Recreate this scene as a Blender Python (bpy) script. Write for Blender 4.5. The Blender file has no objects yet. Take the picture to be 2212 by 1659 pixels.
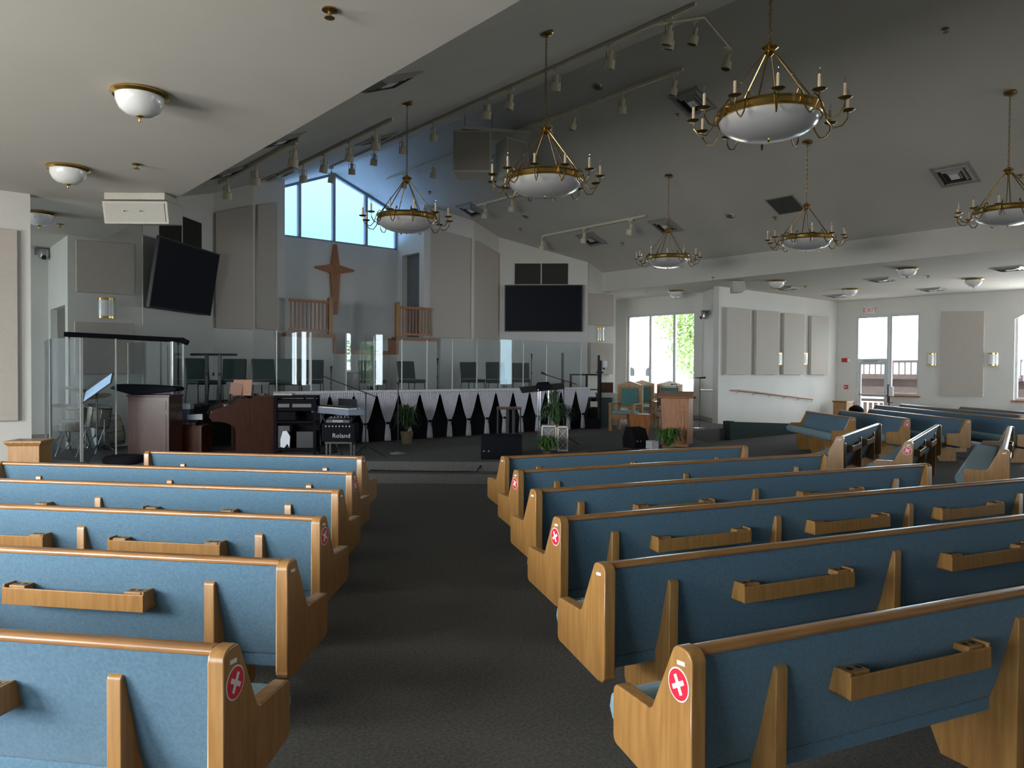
import bpy, math, random
from mathutils import Vector, Matrix
random.seed(7)
C = bpy.context.scene.collection
PI = math.pi
# ------------------------------------------------------------------ camera and measuring
# World: +x runs across the nave, +y runs along the nave to the chancel, z up, metres.
F = 1611.0; CX, CY = 1106.0, 829.5
EYE = Vector((0, 0, 1.78))
TH = math.radians(40.1)
PITCH = math.atan(29.5 / F); ROLL = 0.006
def cam_axes():
    fwd0 = Vector((math.sin(TH), math.cos(TH), 0)); right0 = Vector((math.cos(TH), -math.sin(TH), 0)); up0 = Vector((0, 0, 1))
    fwd = fwd0 * math.cos(PITCH) - up0 * math.sin(PITCH)
    up = up0 * math.cos(PITCH) + fwd0 * math.sin(PITCH)
    r = right0 * math.cos(ROLL) + up * math.sin(ROLL)
    u = up * math.cos(ROLL) - right0 * math.sin(ROLL)
    return r, u, fwd
AR, AU, AF = cam_axes()
def ray(x, y):
    return AF + AR * ((x - CX) / F) - AU * ((y - CY) / F)
def pz(x, y, z):            # survey helper: where the sight line meets the level z
    d = ray(x, y); return EYE + d * ((z - EYE.z) / d.z)
def py_(x, y, u):           # ... meets the cross wall y = u
    d = ray(x, y); return EYE + d * (u / d.y)
def px_(x, y, v):           # ... meets the long wall x = v
    d = ray(x, y); return EYE + d * (v / d.x)
def pw(x, y, A, B):         # ... meets the upright wall through A and B
    d = ray(x, y); w = Vector((B[0] - A[0], B[1] - A[1])); n = Vector((-w.y, w.x))
    t = (n.x * A[0] + n.y * A[1]) / (n.x * d.x + n.y * d.y); return EYE + d * t
def G(X, Y, z=0):           # floor point X m right and Y m ahead of the viewpoint
    return Vector((X * math.cos(TH) + Y * math.sin(TH), -X * math.sin(TH) + Y * math.cos(TH), z))
def rz_of(dx, dy): return math.atan2(dy, dx)
RIDGE_V, RIDGE_Z, SL = 10.0, 7.45, 0.394
def roofz(v): return RIDGE_Z - SL * abs(v - RIDGE_V)
def proof(x, y):            # sight line meets the sloping ceiling
    d = ray(x, y)
    t1 = (RIDGE_Z - SL * RIDGE_V - EYE.z) / (d.z - SL * d.x); p = EYE + d * t1
    if t1 > 0 and p.x <= RIDGE_V: return p
    t2 = (RIDGE_Z + SL * RIDGE_V - EYE.z) / (d.z + SL * d.x); return EYE + d * t2

# ------------------------------------------------------------------ materials
MATS = {}
def pm(name, c1, c2=None, scale=8.0, rough=0.6, metal=0.0, bump=0.0, stretch=(1, 1, 1), spec=0.5, coat=0.0, detail=4.0, bscale=None, sheen=0.0):
    m = bpy.data.materials.new(name); m.use_nodes = True; nt = m.node_tree; n = nt.nodes; l = nt.links
    b = n['Principled BSDF']
    b.inputs['Roughness'].default_value = rough; b.inputs['Metallic'].default_value = metal
    b.inputs['Specular IOR Level'].default_value = spec
    if coat: b.inputs['Coat Weight'].default_value = coat; b.inputs['Coat Roughness'].default_value = 0.15
    if sheen: b.inputs['Sheen Weight'].default_value = sheen
    if c2 is None: c2 = tuple(min(1, c * 0.9) for c in c1)
    tc = n.new('ShaderNodeTexCoord'); mp = n.new('ShaderNodeMapping'); mp.inputs['Scale'].default_value = stretch
    nz = n.new('ShaderNodeTexNoise'); nz.inputs['Scale'].default_value = scale; nz.inputs['Detail'].default_value = detail
    rp = n.new('ShaderNodeValToRGB'); rp.color_ramp.elements[0].position = 0.35; rp.color_ramp.elements[1].position = 0.65
    rp.color_ramp.elements[0].color = (*c2, 1); rp.color_ramp.elements[1].color = (*c1, 1)
    l.new(tc.outputs['Object'], mp.inputs['Vector']); l.new(mp.outputs['Vector'], nz.inputs['Vector'])
    l.new(nz.outputs['Fac'], rp.inputs['Fac']); l.new(rp.outputs['Color'], b.inputs['Base Color'])
    if bump:
        bp = n.new('ShaderNodeBump'); bp.inputs['Strength'].default_value = bump; bp.inputs['Distance'].default_value = 0.01
        if bscale:
            n2 = n.new('ShaderNodeTexNoise'); n2.inputs['Scale'].default_value = bscale; n2.inputs['Detail'].default_value = 3
            l.new(mp.outputs['Vector'], n2.inputs['Vector']); l.new(n2.outputs['Fac'], bp.inputs['Height'])
        else: l.new(nz.outputs['Fac'], bp.inputs['Height'])
        l.new(bp.outputs['Normal'], b.inputs['Normal'])
    MATS[name] = m; return m
def glassm(name, tint=(1, 1, 1), refl=0.06, haze=0.0, rough=0.02):
    m = bpy.data.materials.new(name); m.use_nodes = True; nt = m.node_tree; n = nt.nodes; l = nt.links; n.clear()
    o = n.new('ShaderNodeOutputMaterial'); t = n.new('ShaderNodeBsdfTransparent'); t.inputs['Color'].default_value = (*tint, 1)
    g = n.new('ShaderNodeBsdfGlossy'); g.inputs['Roughness'].default_value = rough
    fr = n.new('ShaderNodeLayerWeight'); fr.inputs['Blend'].default_value = 0.25
    ma = n.new('ShaderNodeMath'); ma.operation = 'MULTIPLY_ADD'; ma.inputs[1].default_value = 0.4; ma.inputs[2].default_value = refl
    l.new(fr.outputs['Fresnel'], ma.inputs[0])
    mx = n.new('ShaderNodeMixShader'); l.new(ma.outputs[0], mx.inputs[0]); l.new(t.outputs[0], mx.inputs[1]); l.new(g.outputs[0], mx.inputs[2])
    last = mx
    if haze:
        d = n.new('ShaderNodeBsdfTranslucent'); d.inputs['Color'].default_value = (0.9, 0.95, 1, 1)
        m2 = n.new('ShaderNodeMixShader'); m2.inputs[0].default_value = haze
        l.new(last.outputs[0], m2.inputs[1]); l.new(d.outputs[0], m2.inputs[2]); last = m2
    l.new(last.outputs[0], o.inputs['Surface']); MATS[name] = m; return m
WALL = pm('wall_paint', (0.67, 0.655, 0.615), (0.64, 0.625, 0.59), scale=1.2, rough=0.75, bump=0.05, bscale=180)
CEIL = pm('ceiling_paint', (0.60, 0.575, 0.52), (0.57, 0.545, 0.495), scale=0.8, rough=0.85, bump=0.04, bscale=160)
CARPET = pm('carpet', (0.16, 0.157, 0.15), (0.10, 0.102, 0.10), scale=55, rough=0.95, bump=0.6, bscale=220, detail=8, spec=0.15)
CARPG = pm('carpet_green', (0.05, 0.075, 0.07), (0.032, 0.05, 0.047), scale=90, rough=0.95, bump=0.5, detail=6, spec=0.15)
OAK = pm('oak', (0.385, 0.205, 0.064), (0.285, 0.14, 0.040), scale=5, rough=0.34, stretch=(7, 7, 0.7), coat=0.25, bump=0.03, detail=6)
OAKX = pm('oak_rail', (0.37, 0.185, 0.066), (0.25, 0.115, 0.037), scale=5, rough=0.30, stretch=(0.7, 7, 7), coat=0.4, bump=0.03, detail=6)
OAKR = pm('oak_reddish', (0.40, 0.16, 0.06), (0.28, 0.10, 0.035), scale=5, rough=0.38, stretch=(6, 6, 0.8), coat=0.2, detail=5)
MAHOG = pm('dark_walnut', (0.06, 0.018, 0.010), (0.038, 0.012, 0.007), scale=4, rough=0.35, stretch=(6, 6, 0.8), coat=0.3, detail=5)
FAB = pm('pew_fabric', (0.105, 0.205, 0.295), (0.082, 0.165, 0.238), scale=70, rough=0.9, bump=0.25, bscale=400, spec=0.2, sheen=0.2)
FABW = pm('seat_fabric', (0.20, 0.33, 0.38), (0.165, 0.28, 0.325), scale=60, rough=0.9, bump=0.2, bscale=400, spec=0.2, sheen=0.2)
CHG = pm('chair_fabric', (0.058, 0.085, 0.08), (0.04, 0.062, 0.058), scale=60, rough=0.9, bump=0.2, spec=0.2)
PANEL = pm('acoustic_fabric', (0.53, 0.48, 0.43), (0.49, 0.445, 0.40), scale=50, rough=0.95, bump=0.15, bscale=300, spec=0.1)
PANELE = pm('acoustic_edge', (0.36, 0.32, 0.29), None, scale=40, rough=0.95, spec=0.1)
BRASS = pm('brass', (0.72, 0.50, 0.16), (0.58, 0.38, 0.11), scale=6, rough=0.22, metal=1.0)
BRASSD = pm('brass_aged', (0.42, 0.29, 0.12), (0.30, 0.20, 0.08), scale=12, rough=0.32, metal=1.0)
CHROME = pm('chrome', (0.80, 0.80, 0.82), None, scale=5, rough=0.15, metal=1.0)
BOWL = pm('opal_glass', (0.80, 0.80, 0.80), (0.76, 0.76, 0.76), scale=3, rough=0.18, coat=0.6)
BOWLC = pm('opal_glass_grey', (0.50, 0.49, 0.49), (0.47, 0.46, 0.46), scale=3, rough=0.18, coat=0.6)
CANDLE = pm('candle_sleeve', (0.72, 0.55, 0.36), None, scale=9, rough=0.5)
BLACK = pm('black_plastic', (0.012, 0.012, 0.014), None, scale=20, rough=0.45)
BLACKF = pm('black_fabric', (0.010, 0.010, 0.014), None, scale=40, rough=0.95, spec=0.1)
GRILLE = pm('dark_grille', (0.055, 0.05, 0.045), (0.03, 0.028, 0.026), scale=120, rough=0.8)
SCREEN = pm('screen', (0.008, 0.009, 0.016), None, scale=2, rough=0.45, spec=0.10)
GREY = pm('grey_metal', (0.28, 0.28, 0.29), None, scale=9, rough=0.5, metal=0.4)
VENT = pm('vent_enamel', (0.34, 0.33, 0.31), None, scale=9, rough=0.4)
STEEL = pm('steel', (0.45, 0.46, 0.48), None, scale=9, rough=0.3, metal=0.9)
CREAM = pm('cream_enamel', (0.66, 0.60, 0.45), (0.60, 0.54, 0.40), scale=9, rough=0.45)
SPKW = pm('speaker_ivory', (0.52, 0.50, 0.44), None, scale=30, rough=0.6)
SPKG = pm('speaker_grille', (0.33, 0.31, 0.28), None, scale=200, rough=0.7)
WHITE = pm('white_plastic', (0.80, 0.80, 0.80), None, scale=9, rough=0.5)
WFRAME = pm('window_frame_white', (0.62, 0.64, 0.66), None, scale=9, rough=0.4)
AFRAME = pm('window_frame_steel', (0.30, 0.34, 0.40), None, scale=9, rough=0.4)
LATT = pm('lattice_ivory', (0.66, 0.62, 0.56), None, scale=20, rough=0.6)
RED = pm('red_sticker', (0.70, 0.02, 0.05), None, scale=9, rough=0.4)
REDP = pm('red_plastic', (0.50, 0.02, 0.03), None, scale=9, rough=0.4)
PAPER = pm('paper', (0.75, 0.78, 0.85), None, scale=9, rough=0.7)
DRAPE = pm('drape_sheer', (0.62, 0.61, 0.66), (0.50, 0.49, 0.54), scale=30, rough=0.9, spec=0.1)
LEAF = pm('leaf', (0.10, 0.22, 0.045), (0.045, 0.12, 0.025), scale=7, rough=0.5)
LEAFD = pm('leaf_dark', (0.055, 0.11, 0.045), (0.025, 0.06, 0.02), scale=7, rough=0.55)
LEAFO = pm('leaf_outdoor', (0.42, 0.52, 0.22), (0.18, 0.32, 0.10), scale=3, rough=0.6)
BARK = pm('bark', (0.12, 0.08, 0.05), None, scale=12, rough=0.9)
POT = pm('pot_bronze', (0.16, 0.12, 0.07), None, scale=12, rough=0.5)
DRUM = pm('drum_shell', (0.62, 0.55, 0.44), (0.55, 0.48, 0.38), scale=14, rough=0.25, coat=0.5)
SKIN_D = pm('drum_head', (0.8, 0.8, 0.78), None, scale=9, rough=0.5)
KEYB = pm('keyboard_grey', (0.20, 0.23, 0.30), None, scale=9, rough=0.4)
IVORY = pm('ivory_keys', (0.78, 0.76, 0.68), None, scale=9, rough=0.3)
FENCE = pm('fence_brown', (0.05, 0.03, 0.027), (0.035, 0.02, 0.018), scale=4, rough=0.8)
CONC = pm('outdoor_paving', (0.55, 0.54, 0.50), (0.48, 0.47, 0.44), scale=3, rough=0.9)
BRICK = pm('brick_building', (0.52, 0.26, 0.18), (0.40, 0.19, 0.13), scale=18, rough=0.9)
GLASS = glassm('window_glass', (0.99, 0.99, 0.99), refl=0.03)
FROST = glassm('frosted_glass', (0.325, 0.395, 0.445), refl=0.02)
ACRYL = glassm('acrylic', (0.90, 0.93, 0.95), refl=0.03, rough=0.0)
ACRE = pm('acrylic_edge', (0.62, 0.62, 0.60), None, scale=9, rough=0.2)
CLEARB = glassm('bulb_glass', (0.95, 0.95, 0.95), refl=0.15)

# ------------------------------------------------------------------ mesh building
class MB:
    def __init__(s): s.v = []; s.f = []; s.m = []; s.cur = 0
    def add(s, vs, fs, M=None):
        k = len(s.v)
        for p in vs:
            p = Vector(p)
            if M is not None: p = M @ p
            s.v.append(tuple(p))
        for f in fs: s.f.append([i + k for i in f]); s.m.append(s.cur)
        return s
    def bx(s, x0, x1, y0, y1, z0, z1, M=None):
        vs = [(x0,y0,z0),(x1,y0,z0),(x1,y1,z0),(x0,y1,z0),(x0,y0,z1),(x1,y0,z1),(x1,y1,z1),(x0,y1,z1)]
        return s.add(vs, [(3,2,1,0),(4,5,6,7),(0,1,5,4),(1,2,6,5),(2,3,7,6),(3,0,4,7)], M)
    def box(s, c, d, rz=0, rx=0, ry=0):
        M = Matrix.Translation(c) @ Matrix.Rotation(rz, 4, 'Z') @ Matrix.Rotation(ry, 4, 'Y') @ Matrix.Rotation(rx, 4, 'X')
        return s.bx(-d[0]/2, d[0]/2, -d[1]/2, d[1]/2, -d[2]/2, d[2]/2, M)
    def prism(s, poly, a, b, plane='yz', M=None):    # outline extruded from a to b across the plane
        n = len(poly)
        def mk(p, t):
            if plane == 'yz': return (t, p[0], p[1])
            if plane == 'xz': return (p[0], t, p[1])
            return (p[0], p[1], t)
        vs = [mk(p, a) for p in poly] + [mk(p, b) for p in poly]
        fs = [list(range(n))[::-1], list(range(n, 2*n))] + [(i, (i+1) % n, n+(i+1) % n, n+i) for i in range(n)]
        return s.add(vs, fs, M)
    def tube(s, pts, r, n=8, closed=False, M=None):
        pts = [Vector(p) for p in pts]; rs = r if isinstance(r, (list, tuple)) else [r]*len(pts)
        vs = []; fs = []; up = Vector((0, 0, 1))
        N = len(pts)
        for i, p in enumerate(pts):
            if closed: t = pts[(i+1) % N] - pts[i-1]
            else: t = pts[min(i+1, N-1)] - pts[max(i-1, 0)]
            if t.length < 1e-9: t = Vector((0, 0, 1))
            t.normalize()
            a = up.cross(t)
            if a.length < 0.1: a = Vector((1, 0, 0)).cross(t)
            a.normalize(); b = t.cross(a)
            for k in range(n):
                w = 2*PI*k/n; vs.append(p + (a*math.cos(w) + b*math.sin(w))*rs[i])
        for i in range(N if closed else N-1):
            for k in range(n):
                j = (i+1) % N
                fs.append((i*n+k, i*n+(k+1) % n, j*n+(k+1) % n, j*n+k))
        if not closed: fs.append(tuple(range(n))[::-1]); fs.append(tuple(range((N-1)*n, N*n)))
        return s.add(vs, fs, M)
    def lathe(s, prof, c=(0, 0, 0), n=24, M=None, cap=True):
        vs = []; fs = []
        for r, z in prof:
            for k in range(n):
                w = 2*PI*k/n; vs.append((c[0]+r*math.cos(w), c[1]+r*math.sin(w), c[2]+z))
        for i in range(len(prof)-1):
            for k in range(n): fs.append((i*n+k, i*n+(k+1) % n, (i+1)*n+(k+1) % n, (i+1)*n+k))
        if cap:
            if prof[0][0] > 1e-4: fs.append(tuple(range(n))[::-1])
            if prof[-1][0] > 1e-4: fs.append(tuple(range((len(prof)-1)*n, len(prof)*n)))
        return s.add(vs, fs, M)
    def ball(s, c, r, n=10, sc=(1, 1, 1)):
        prof = [(max(1e-5, r*math.sin(PI*i/n))*1, -r*math.cos(PI*i/n)*sc[2]) for i in range(n+1)]
        return s.lathe(prof, c, n*2, cap=False)
    def build(s, name, mat, parent=None, bevel=0, smooth=35, seg=2):
        me = bpy.data.meshes.new(name); me.from_pydata(s.v, [], s.f)
        for mm in (mat if isinstance(mat, (list, tuple)) else [mat]): me.materials.append(mm)
        if isinstance(mat, (list, tuple)):
            for p, k in zip(me.polygons, s.m): p.material_index = k
        me.validate(); me.update()
        me.shade_smooth(); me.set_sharp_from_angle(angle=math.radians(smooth))
        o = bpy.data.objects.new(name, me); C.objects.link(o)
        if parent is not None: o.parent = parent
        if bevel:
            b = o.modifiers.new('edge', 'BEVEL'); b.width = bevel; b.segments = seg; b.limit_method = 'ANGLE'; b.angle_limit = math.radians(40)
            b.harden_normals = True
        return o
def tag(o, label=None, cat=None, group=None, kind=None):
    if label: o['label'] = label
    if cat: o['category'] = cat
    if group: o['group'] = group
    if kind: o['kind'] = kind
    return o
def thing(name, label, cat, loc=(0, 0, 0), rz=0, group=None):
    o = bpy.data.objects.new(name, None); o.empty_display_size = 0.1; C.objects.link(o)
    o.location = loc; o.rotation_euler = (0, 0, rz)
    return tag(o, label, cat, group)
def dup(root, loc, rz, label, group=None):
    r = root.copy(); C.objects.link(r); r.location = loc; r.rotation_euler = (0, 0, rz)
    r['label'] = label
    if group: r['group'] = group
    for ch in list(root.children):
        c = ch.copy(); C.objects.link(c); c.parent = r
        for g in list(ch.children):
            d = g.copy(); C.objects.link(d); d.parent = c
    return r
def struct(o, label=None): o['kind'] = 'structure'; return o
def text_mesh(name, txt, size, mat, parent, M, depth=0.002, space=1.0):
    cu = bpy.data.curves.new(name, 'FONT'); cu.body = txt; cu.size = size; cu.extrude = depth; cu.align_x = 'CENTER'; cu.align_y = 'CENTER'
    cu.space_character = space
    t = bpy.data.objects.new(name+'_tmp', cu); C.objects.link(t)
    dg = bpy.context.evaluated_depsgraph_get(); dg.update()
    me = bpy.data.meshes.new_from_object(t.evaluated_get(dg)); me.name = name
    C.objects.unlink(t); bpy.data.objects.remove(t)
    me.transform(M); me.materials.clear(); me.materials.append(mat)
    o = bpy.data.objects.new(name, me); C.objects.link(o)
    if parent is not None: o.parent = parent
    return o
def arc(cx, cy, r, a0, a1, n=5):
    return [(cx + r*math.cos(math.radians(a0+(a1-a0)*i/n)), cy + r*math.sin(math.radians(a0+(a1-a0)*i/n))) for i in range(n+1)]

# ------------------------------------------------------------------ the room
ROOM_C = Vector((10, 6))
def wall(name, A, B, z0, top, holes=(), t=0.18, mat=None, out=None):
    """upright wall from A to B with openings (s0, s1, z0, z1); its thickness lies outside the room"""
    A = Vector(A); B = Vector(B); w = B - A; L = w.length; w.normalize(); n = Vector((-w.y, w.x))
    if out is None:
        if n.dot((A+B)/2 - ROOM_C) < 0: n = -n
    else:
        if n.dot(Vector(out)) < 0: n = -n
    if not callable(top): tv = top; top = lambda p: tv
    br = {0, L}
    for h in holes: br.add(h[0]); br.add(h[1])
    for vv in (RIDGE_V, 3.2, 16.8):
        if abs(w.x) > 1e-6:
            s_ = (vv - A.x)/w.x
            if 0 < s_ < L: br.add(s_)
    br = sorted(br); mb = MB()
    for a, b in zip(br[:-1], br[1:]):
        m = (a+b)/2; cuts = sorted([(h[2], h[3]) for h in holes if h[0]-1e-6 <= m <= h[1]+1e-6])
        z = z0; segs = []
        for c in cuts:
            if c[0] > z: segs.append((z, c[0]))
            z = c[1]
        segs.append((z, None))
        for lo, hi in segs:
            pa, pb = A+w*a, A+w*b
            ha = hi if hi is not None else top(A+w*(a+1e-4)); hb = hi if hi is not None else top(A+w*(b-1e-4))
            vs = []
            for off in (0, t):
                for p, z1, z2 in ((pa, lo, ha), (pb, lo, hb)):
                    q = p + n*off; vs += [(q.x, q.y, z1), (q.x, q.y, z2)]
            mb.add(vs, [(0,1,3,2),(4,6,7,5),(0,4,5,1),(2,3,7,6),(0,2,6,4),(1,5,7,3)])
    return struct(mb.build(name, mat or WALL, smooth=20))
def tall(p): return (roofz(p.x) + 0.06) if 3.2 <= p.x <= 16.8 else 4.26
LOW = 4.2
V0, V1, U0 = -5.1, 25.1, -6.0
# floor
mb = MB(); mb.bx(V0-0.2, V1+0.2, U0-0.2, 20.2, -0.2, 0.0); struct(mb.build('floor', CARPET))
# long left wall with tall windows that light this side
holes = [(u-U0, u+2.6-U0, 0.95, 3.65) for u in (-0.9, 2.8, 6.5)]
holes.append((13.2-U0, 16.6-U0, 0.95, 3.65))
wall('wall_left', (V0, U0), (V0, 17.98), 0, 4.26, holes)
wall('wall_rear', (V0, U0), (V1, U0), 0, tall, [(20.1, 22.1, 0.95, 3.65), (23.4, 25.4, .95, 3.65)])
# long right wall: door with window beside it, arched window
DU0, DU1 = 9.78, 11.8
wall('wall_right', (V1, U0), (V1, 12.45), 0, 4.26,
     [(-1.6-U0, 1.2-U0, 1.0, 3.67), (4.4-U0, 7.18-U0, 1.0, 3.67), (DU0-U0, 10.72-U0, 1.05, 3.68), (10.72-U0, DU1-U0, 0.0, 3.68)])
wall('wall_front_left', (V0, 12.35), (1.58, 12.35), 0, 4.26)
wall('wall_passage_end', (V0, 17.8), (2.6, 17.8), 0, 4.26)
wall('wall_passage_inner', (2.58, 15.88), (2.58, 17.8), 0, 4.26, [(0.08, 1.67, 0, 2.95)], out=(1, 0), t=0.12)
wall('wall_closet', (3.7, 15.9), (3.7, 17.9), 0, 4.26, out=(1, 0))
wall('wall_closet_end', (2.6, 17.8), (3.8, 17.8), 0, 4.26, out=(0, 1))
wall('wall_choir_left', (2.58, 15.7), (3.85, 15.7), 0, tall)
TLA, TLB = (3.85, 15.68), (5.80, 17.54)
TRA, TRB = (14.20, 17.54), (16.15, 15.68)
wall('wall_screen_left', TLA, TLB, 0, tall)
wall('wall_chancel_left', TLB, (6.72, 17.55), 0, tall)
W1LA, W1LB = (6.72, 17.55), (7.88, 18.43)
W1RA, W1RB = (12.12, 18.43), (13.28, 17.55)
wall('wall_splay_left', W1LA, W1LB, 0, tall)
wall('wall_recess_left', W1LB, (7.88, 19.9), 0, tall, out=(-1, 0))
BW = 19.9
mb_holes = []
# recess back wall with gable clerestory window: opening z 5.05 up to the roof
wall('wall_recess_back', (7.7, BW), (12.3, BW), 0, 5.45, out=(0, 1))
wall('wall_recess_right', (12.12, BW), W1RA, 0, tall, [(0.27, 1.22, 2.62, 5.25)], out=(1, 0))
wall('wall_splay_right', W1RA, W1RB, 0, tall)
wall('wall_chancel_right', W1RB, TRA, 0, tall)
wall('wall_screen_right', TRA, TRB, 0, tall)
wall('wall_choir_right', (16.15, 15.7), (17.42, 15.7), 0, tall)
wall('wall_alcove_side', (17.42, 15.88), (17.42, 17.8), 0, 4.26, out=(-1, 0))
wall('wall_alcove_end', (17.42, 17.8), (19.6, 17.8), 0, 4.26)
AW = 19.2; AU0 = 13.76
wall('wall_alcove_window', (AW, AU0), (AW, 17.8), 0, 4.26, [(0.28, 3.05, 1.0, 3.65)], out=(1, 0))
mb = MB(); mb.prism([(18.15, 12.451), (18.22, 12.62), (AW+.18, 12.63), (AW+.18, AU0), (AW, AU0)], 0, 4.26, 'xy'); struct(mb.build('wall_alcove_splay', WALL, smooth=15))
wall('wall_front_right', (18.15, 12.45), (V1, 12.45), 0, 4.26)
# dark closet behind recess doorway
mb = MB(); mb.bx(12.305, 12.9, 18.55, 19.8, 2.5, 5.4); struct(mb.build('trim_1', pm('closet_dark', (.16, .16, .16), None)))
# ceilings
mb = MB(); mb.bx(V0-0.2, 3.2, U0-0.2, 18.1, LOW, LOW+0.12); mb.bx(3.1, 3.2, U0-0.2, 18.1, LOW+0.12, roofz(3.2)+0.1)
struct(mb.build('ceiling', CEIL))
mb = MB(); mb.bx(16.8, V1+0.2, U0-0.2, 12.64, LOW, LOW+0.12); mb.bx(16.8, 19.38, 12.64, 18.0, LOW, LOW+.12); mb.bx(16.8, 16.9, U0-0.2, 18.1, LOW+0.12, roofz(16.8)+0.1)
struct(mb.build('ceiling', CEIL))
mb = MB()
for a, b in ((3.1, 10.0), (10.0, 16.9)):
    za, zb = roofz(a), roofz(b); y0, y1 = U0-0.2, 20.2
    mb.add([(a,y0,za),(b,y0,zb),(b,y1,zb),(a,y1,za),(a,y0,za+.15),(b,y0,zb+.15),(b,y1,zb+.15),(a,y1,za+.15)],
           [(3,2,1,0),(4,5,6,7),(0,1,5,4),(2,3,7,6),(3,0,4,7),(1,2,6,5)])
struct(mb.build('ceiling', CEIL, smooth=10))

# ------------------------------------------------------------------ windows and the door
def ell(o, n): return o
def window_in(name, origin, rz, w, z0, z1, mull, mat, glass, sill=None, depth=0.07, inset=0.06, fw=0.07, arch=False):
    """frame in local x (along the wall) and z; origin is the left end of the opening at floor level"""
    root = struct(bpy.data.objects.new(name, None)); C.objects.link(root); root.location = origin; root.rotation_euler = (0, 0, rz)
    m = MB(); y0, y1 = inset, inset+depth
    m.bx(0, fw, y0, y1, z0, z1); m.bx(w-fw, w, y0, y1, z0, z1); m.bx(fw, w-fw, y0, y1, z0, z0+fw); m.bx(fw, w-fw, y0, y1, z1-fw, z1)
    m.build('window_frame', mat, root)
    for x in mull:
        q = MB(); q.bx(x-fw*0.6, x+fw*0.6, y0-0.01, y1, z0+fw, z1-fw); q.build('mullion', mat, root)
    g = MB(); g.bx(fw, w-fw, (y0+y1)/2-0.004, (y0+y1)/2+0.004, z0+fw, z1-fw); g.build('pane', glass, root)
    if sill is not None:
        q = MB(); q.bx(-0.05, w+0.05, -0.08, y0+0.03, z0-0.06, z0); q.build('window_sill', sill, root)
    return root
wn = 1
window_in('window_14', (V0, 13.2, 0), PI/2, 3.4, 0.95, 3.65, (1.1, 2.3), WFRAME, GLASS, OAKR)
for u in (-0.9, 2.8, 6.5):
    window_in('window_%d' % wn, (V0, u, 0), PI/2, 2.6, 0.95, 3.65, (0.9, 1.75), WFRAME, GLASS, OAKR); wn += 1
for v in (V0+20.1, V0+23.4):
    window_in('window_%d' % wn, (v+2.0, U0, 0), PI, 2.0, 0.95, 3.65, (1.0,), WFRAME, GLASS, OAKR); wn += 1
window_in('window_%d' % wn, (AW, AU0+3.05, 0), -PI/2, 2.77, 1.0, 3.65, (0.98, 1.95), WFRAME, GLASS, OAKR); wn += 1
window_in('window_%d' % wn, (V1, 10.72, 0), -PI/2, 0.94, 1.05, 3.68, (), WFRAME, GLASS, OAKR); wn += 1
w9 = window_in('window_%d' % wn, (V1, 7.18, 0), -PI/2, 2.78, 1.0, 3.67, (1.0, 1.9), WFRAME, GLASS, OAKR); wn += 1
ch = MB(); ch.prism([(0.0, 3.67), (0.55, 3.67), (0.0, 3.35)], 0.0, 0.17, 'xz'); ch.build('corner_infill', WALL, w9)
window_in('window_%d' % wn, (V1, 1.2, 0), -PI/2, 2.8, 1.0, 3.67, (1.0, 1.9), WFRAME, GLASS, OAKR); wn += 1
# glazed door with transom
d = struct(bpy.data.objects.new('door_1', None)); C.objects.link(d); d.location = (V1, DU1, 0); d.rotation_euler = (0, 0, -PI/2)
W_ = DU1 - 10.72
m = MB(); m.bx(0, 0.07, .02, .14, 0, 3.68); m.bx(W_-0.07, W_, .02, .14, 0, 3.68); m.bx(.07, W_-.07, .02, .14, 3.6, 3.68); m.bx(.07, W_-.07, .02, .14, 2.15, 2.24)
m.build('door_frame', WFRAME, d)
m = MB(); m.bx(.08, .16, .05, .10, 0.02, 2.14); m.bx(W_-.16, W_-.08, .05, .10, .02, 2.14); m.bx(.16, W_-.16, .05, .10, .02, .22); m.bx(.16, W_-.16, .05, .10, 2.04, 2.14)
m.build('door_leaf', WFRAME, d)
m = MB(); m.bx(.16, W_-.16, .07, .08, .22, 2.04); m.bx(.07, W_-.07, .07, .08, 2.24, 3.6); m.build('pane', GLASS, d)
m = MB(); m.bx(.14, W_-.14, 0.0, .03, 1.02, 1.07); m.bx(.13, .17, 0.0, .05, 1.0, 1.09); m.build('push_bar', STEEL, d)
m = MB(); m.bx(.25, .75, -0.02, .05, 2.13, 2.2); m.build('door_closer', STEEL, d)
# gable clerestory
cl = struct(bpy.data.objects.new('window_15', None)); C.objects.link(cl); wn += 1
zb = 5.45; xs = [7.9, 8.95, 10.0, 11.05, 12.1]
m = MB(); m.bx(7.9, 12.1, BW+0.02, BW+.12, zb, zb+.05); m.bx(7.9, 7.95, BW+.02, BW+.12, zb, roofz(7.9)); m.bx(12.05, 12.1, BW+.02, BW+.12, zb, roofz(12.1))
for a, b in ((7.9, 10.0), (10.0, 12.1)):
    m.prism([(a, roofz(a)-.07), (b, roofz(b)-.07), (b, roofz(b)), (a, roofz(a))], BW+.02, BW+.12, 'xz')
m.build('window_frame', AFRAME, cl)
for x in xs[1:-1]:
    q = MB(); q.bx(x-.04, x+.04, BW, BW+.12, zb+.05, roofz(x)-.06); q.build('mullion', AFRAME, cl)
for a, b in zip(xs[:-1], xs[1:]):
    q = MB(); q.prism([(a, zb+.03), (b, zb+.03), (b, roofz(b)-.05), (a, roofz(a)-.05)], BW+.06, BW+.07, 'xz'); q.build('pane', FROST, cl)
q = MB(); q.bx(7.7, 7.9, BW, BW+.18, zb, roofz(7.8)+.05); q.bx(12.1, 12.3, BW, BW+.18, zb, roofz(12.2)+.05); struct(q.build('trim_2', WALL))
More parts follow.
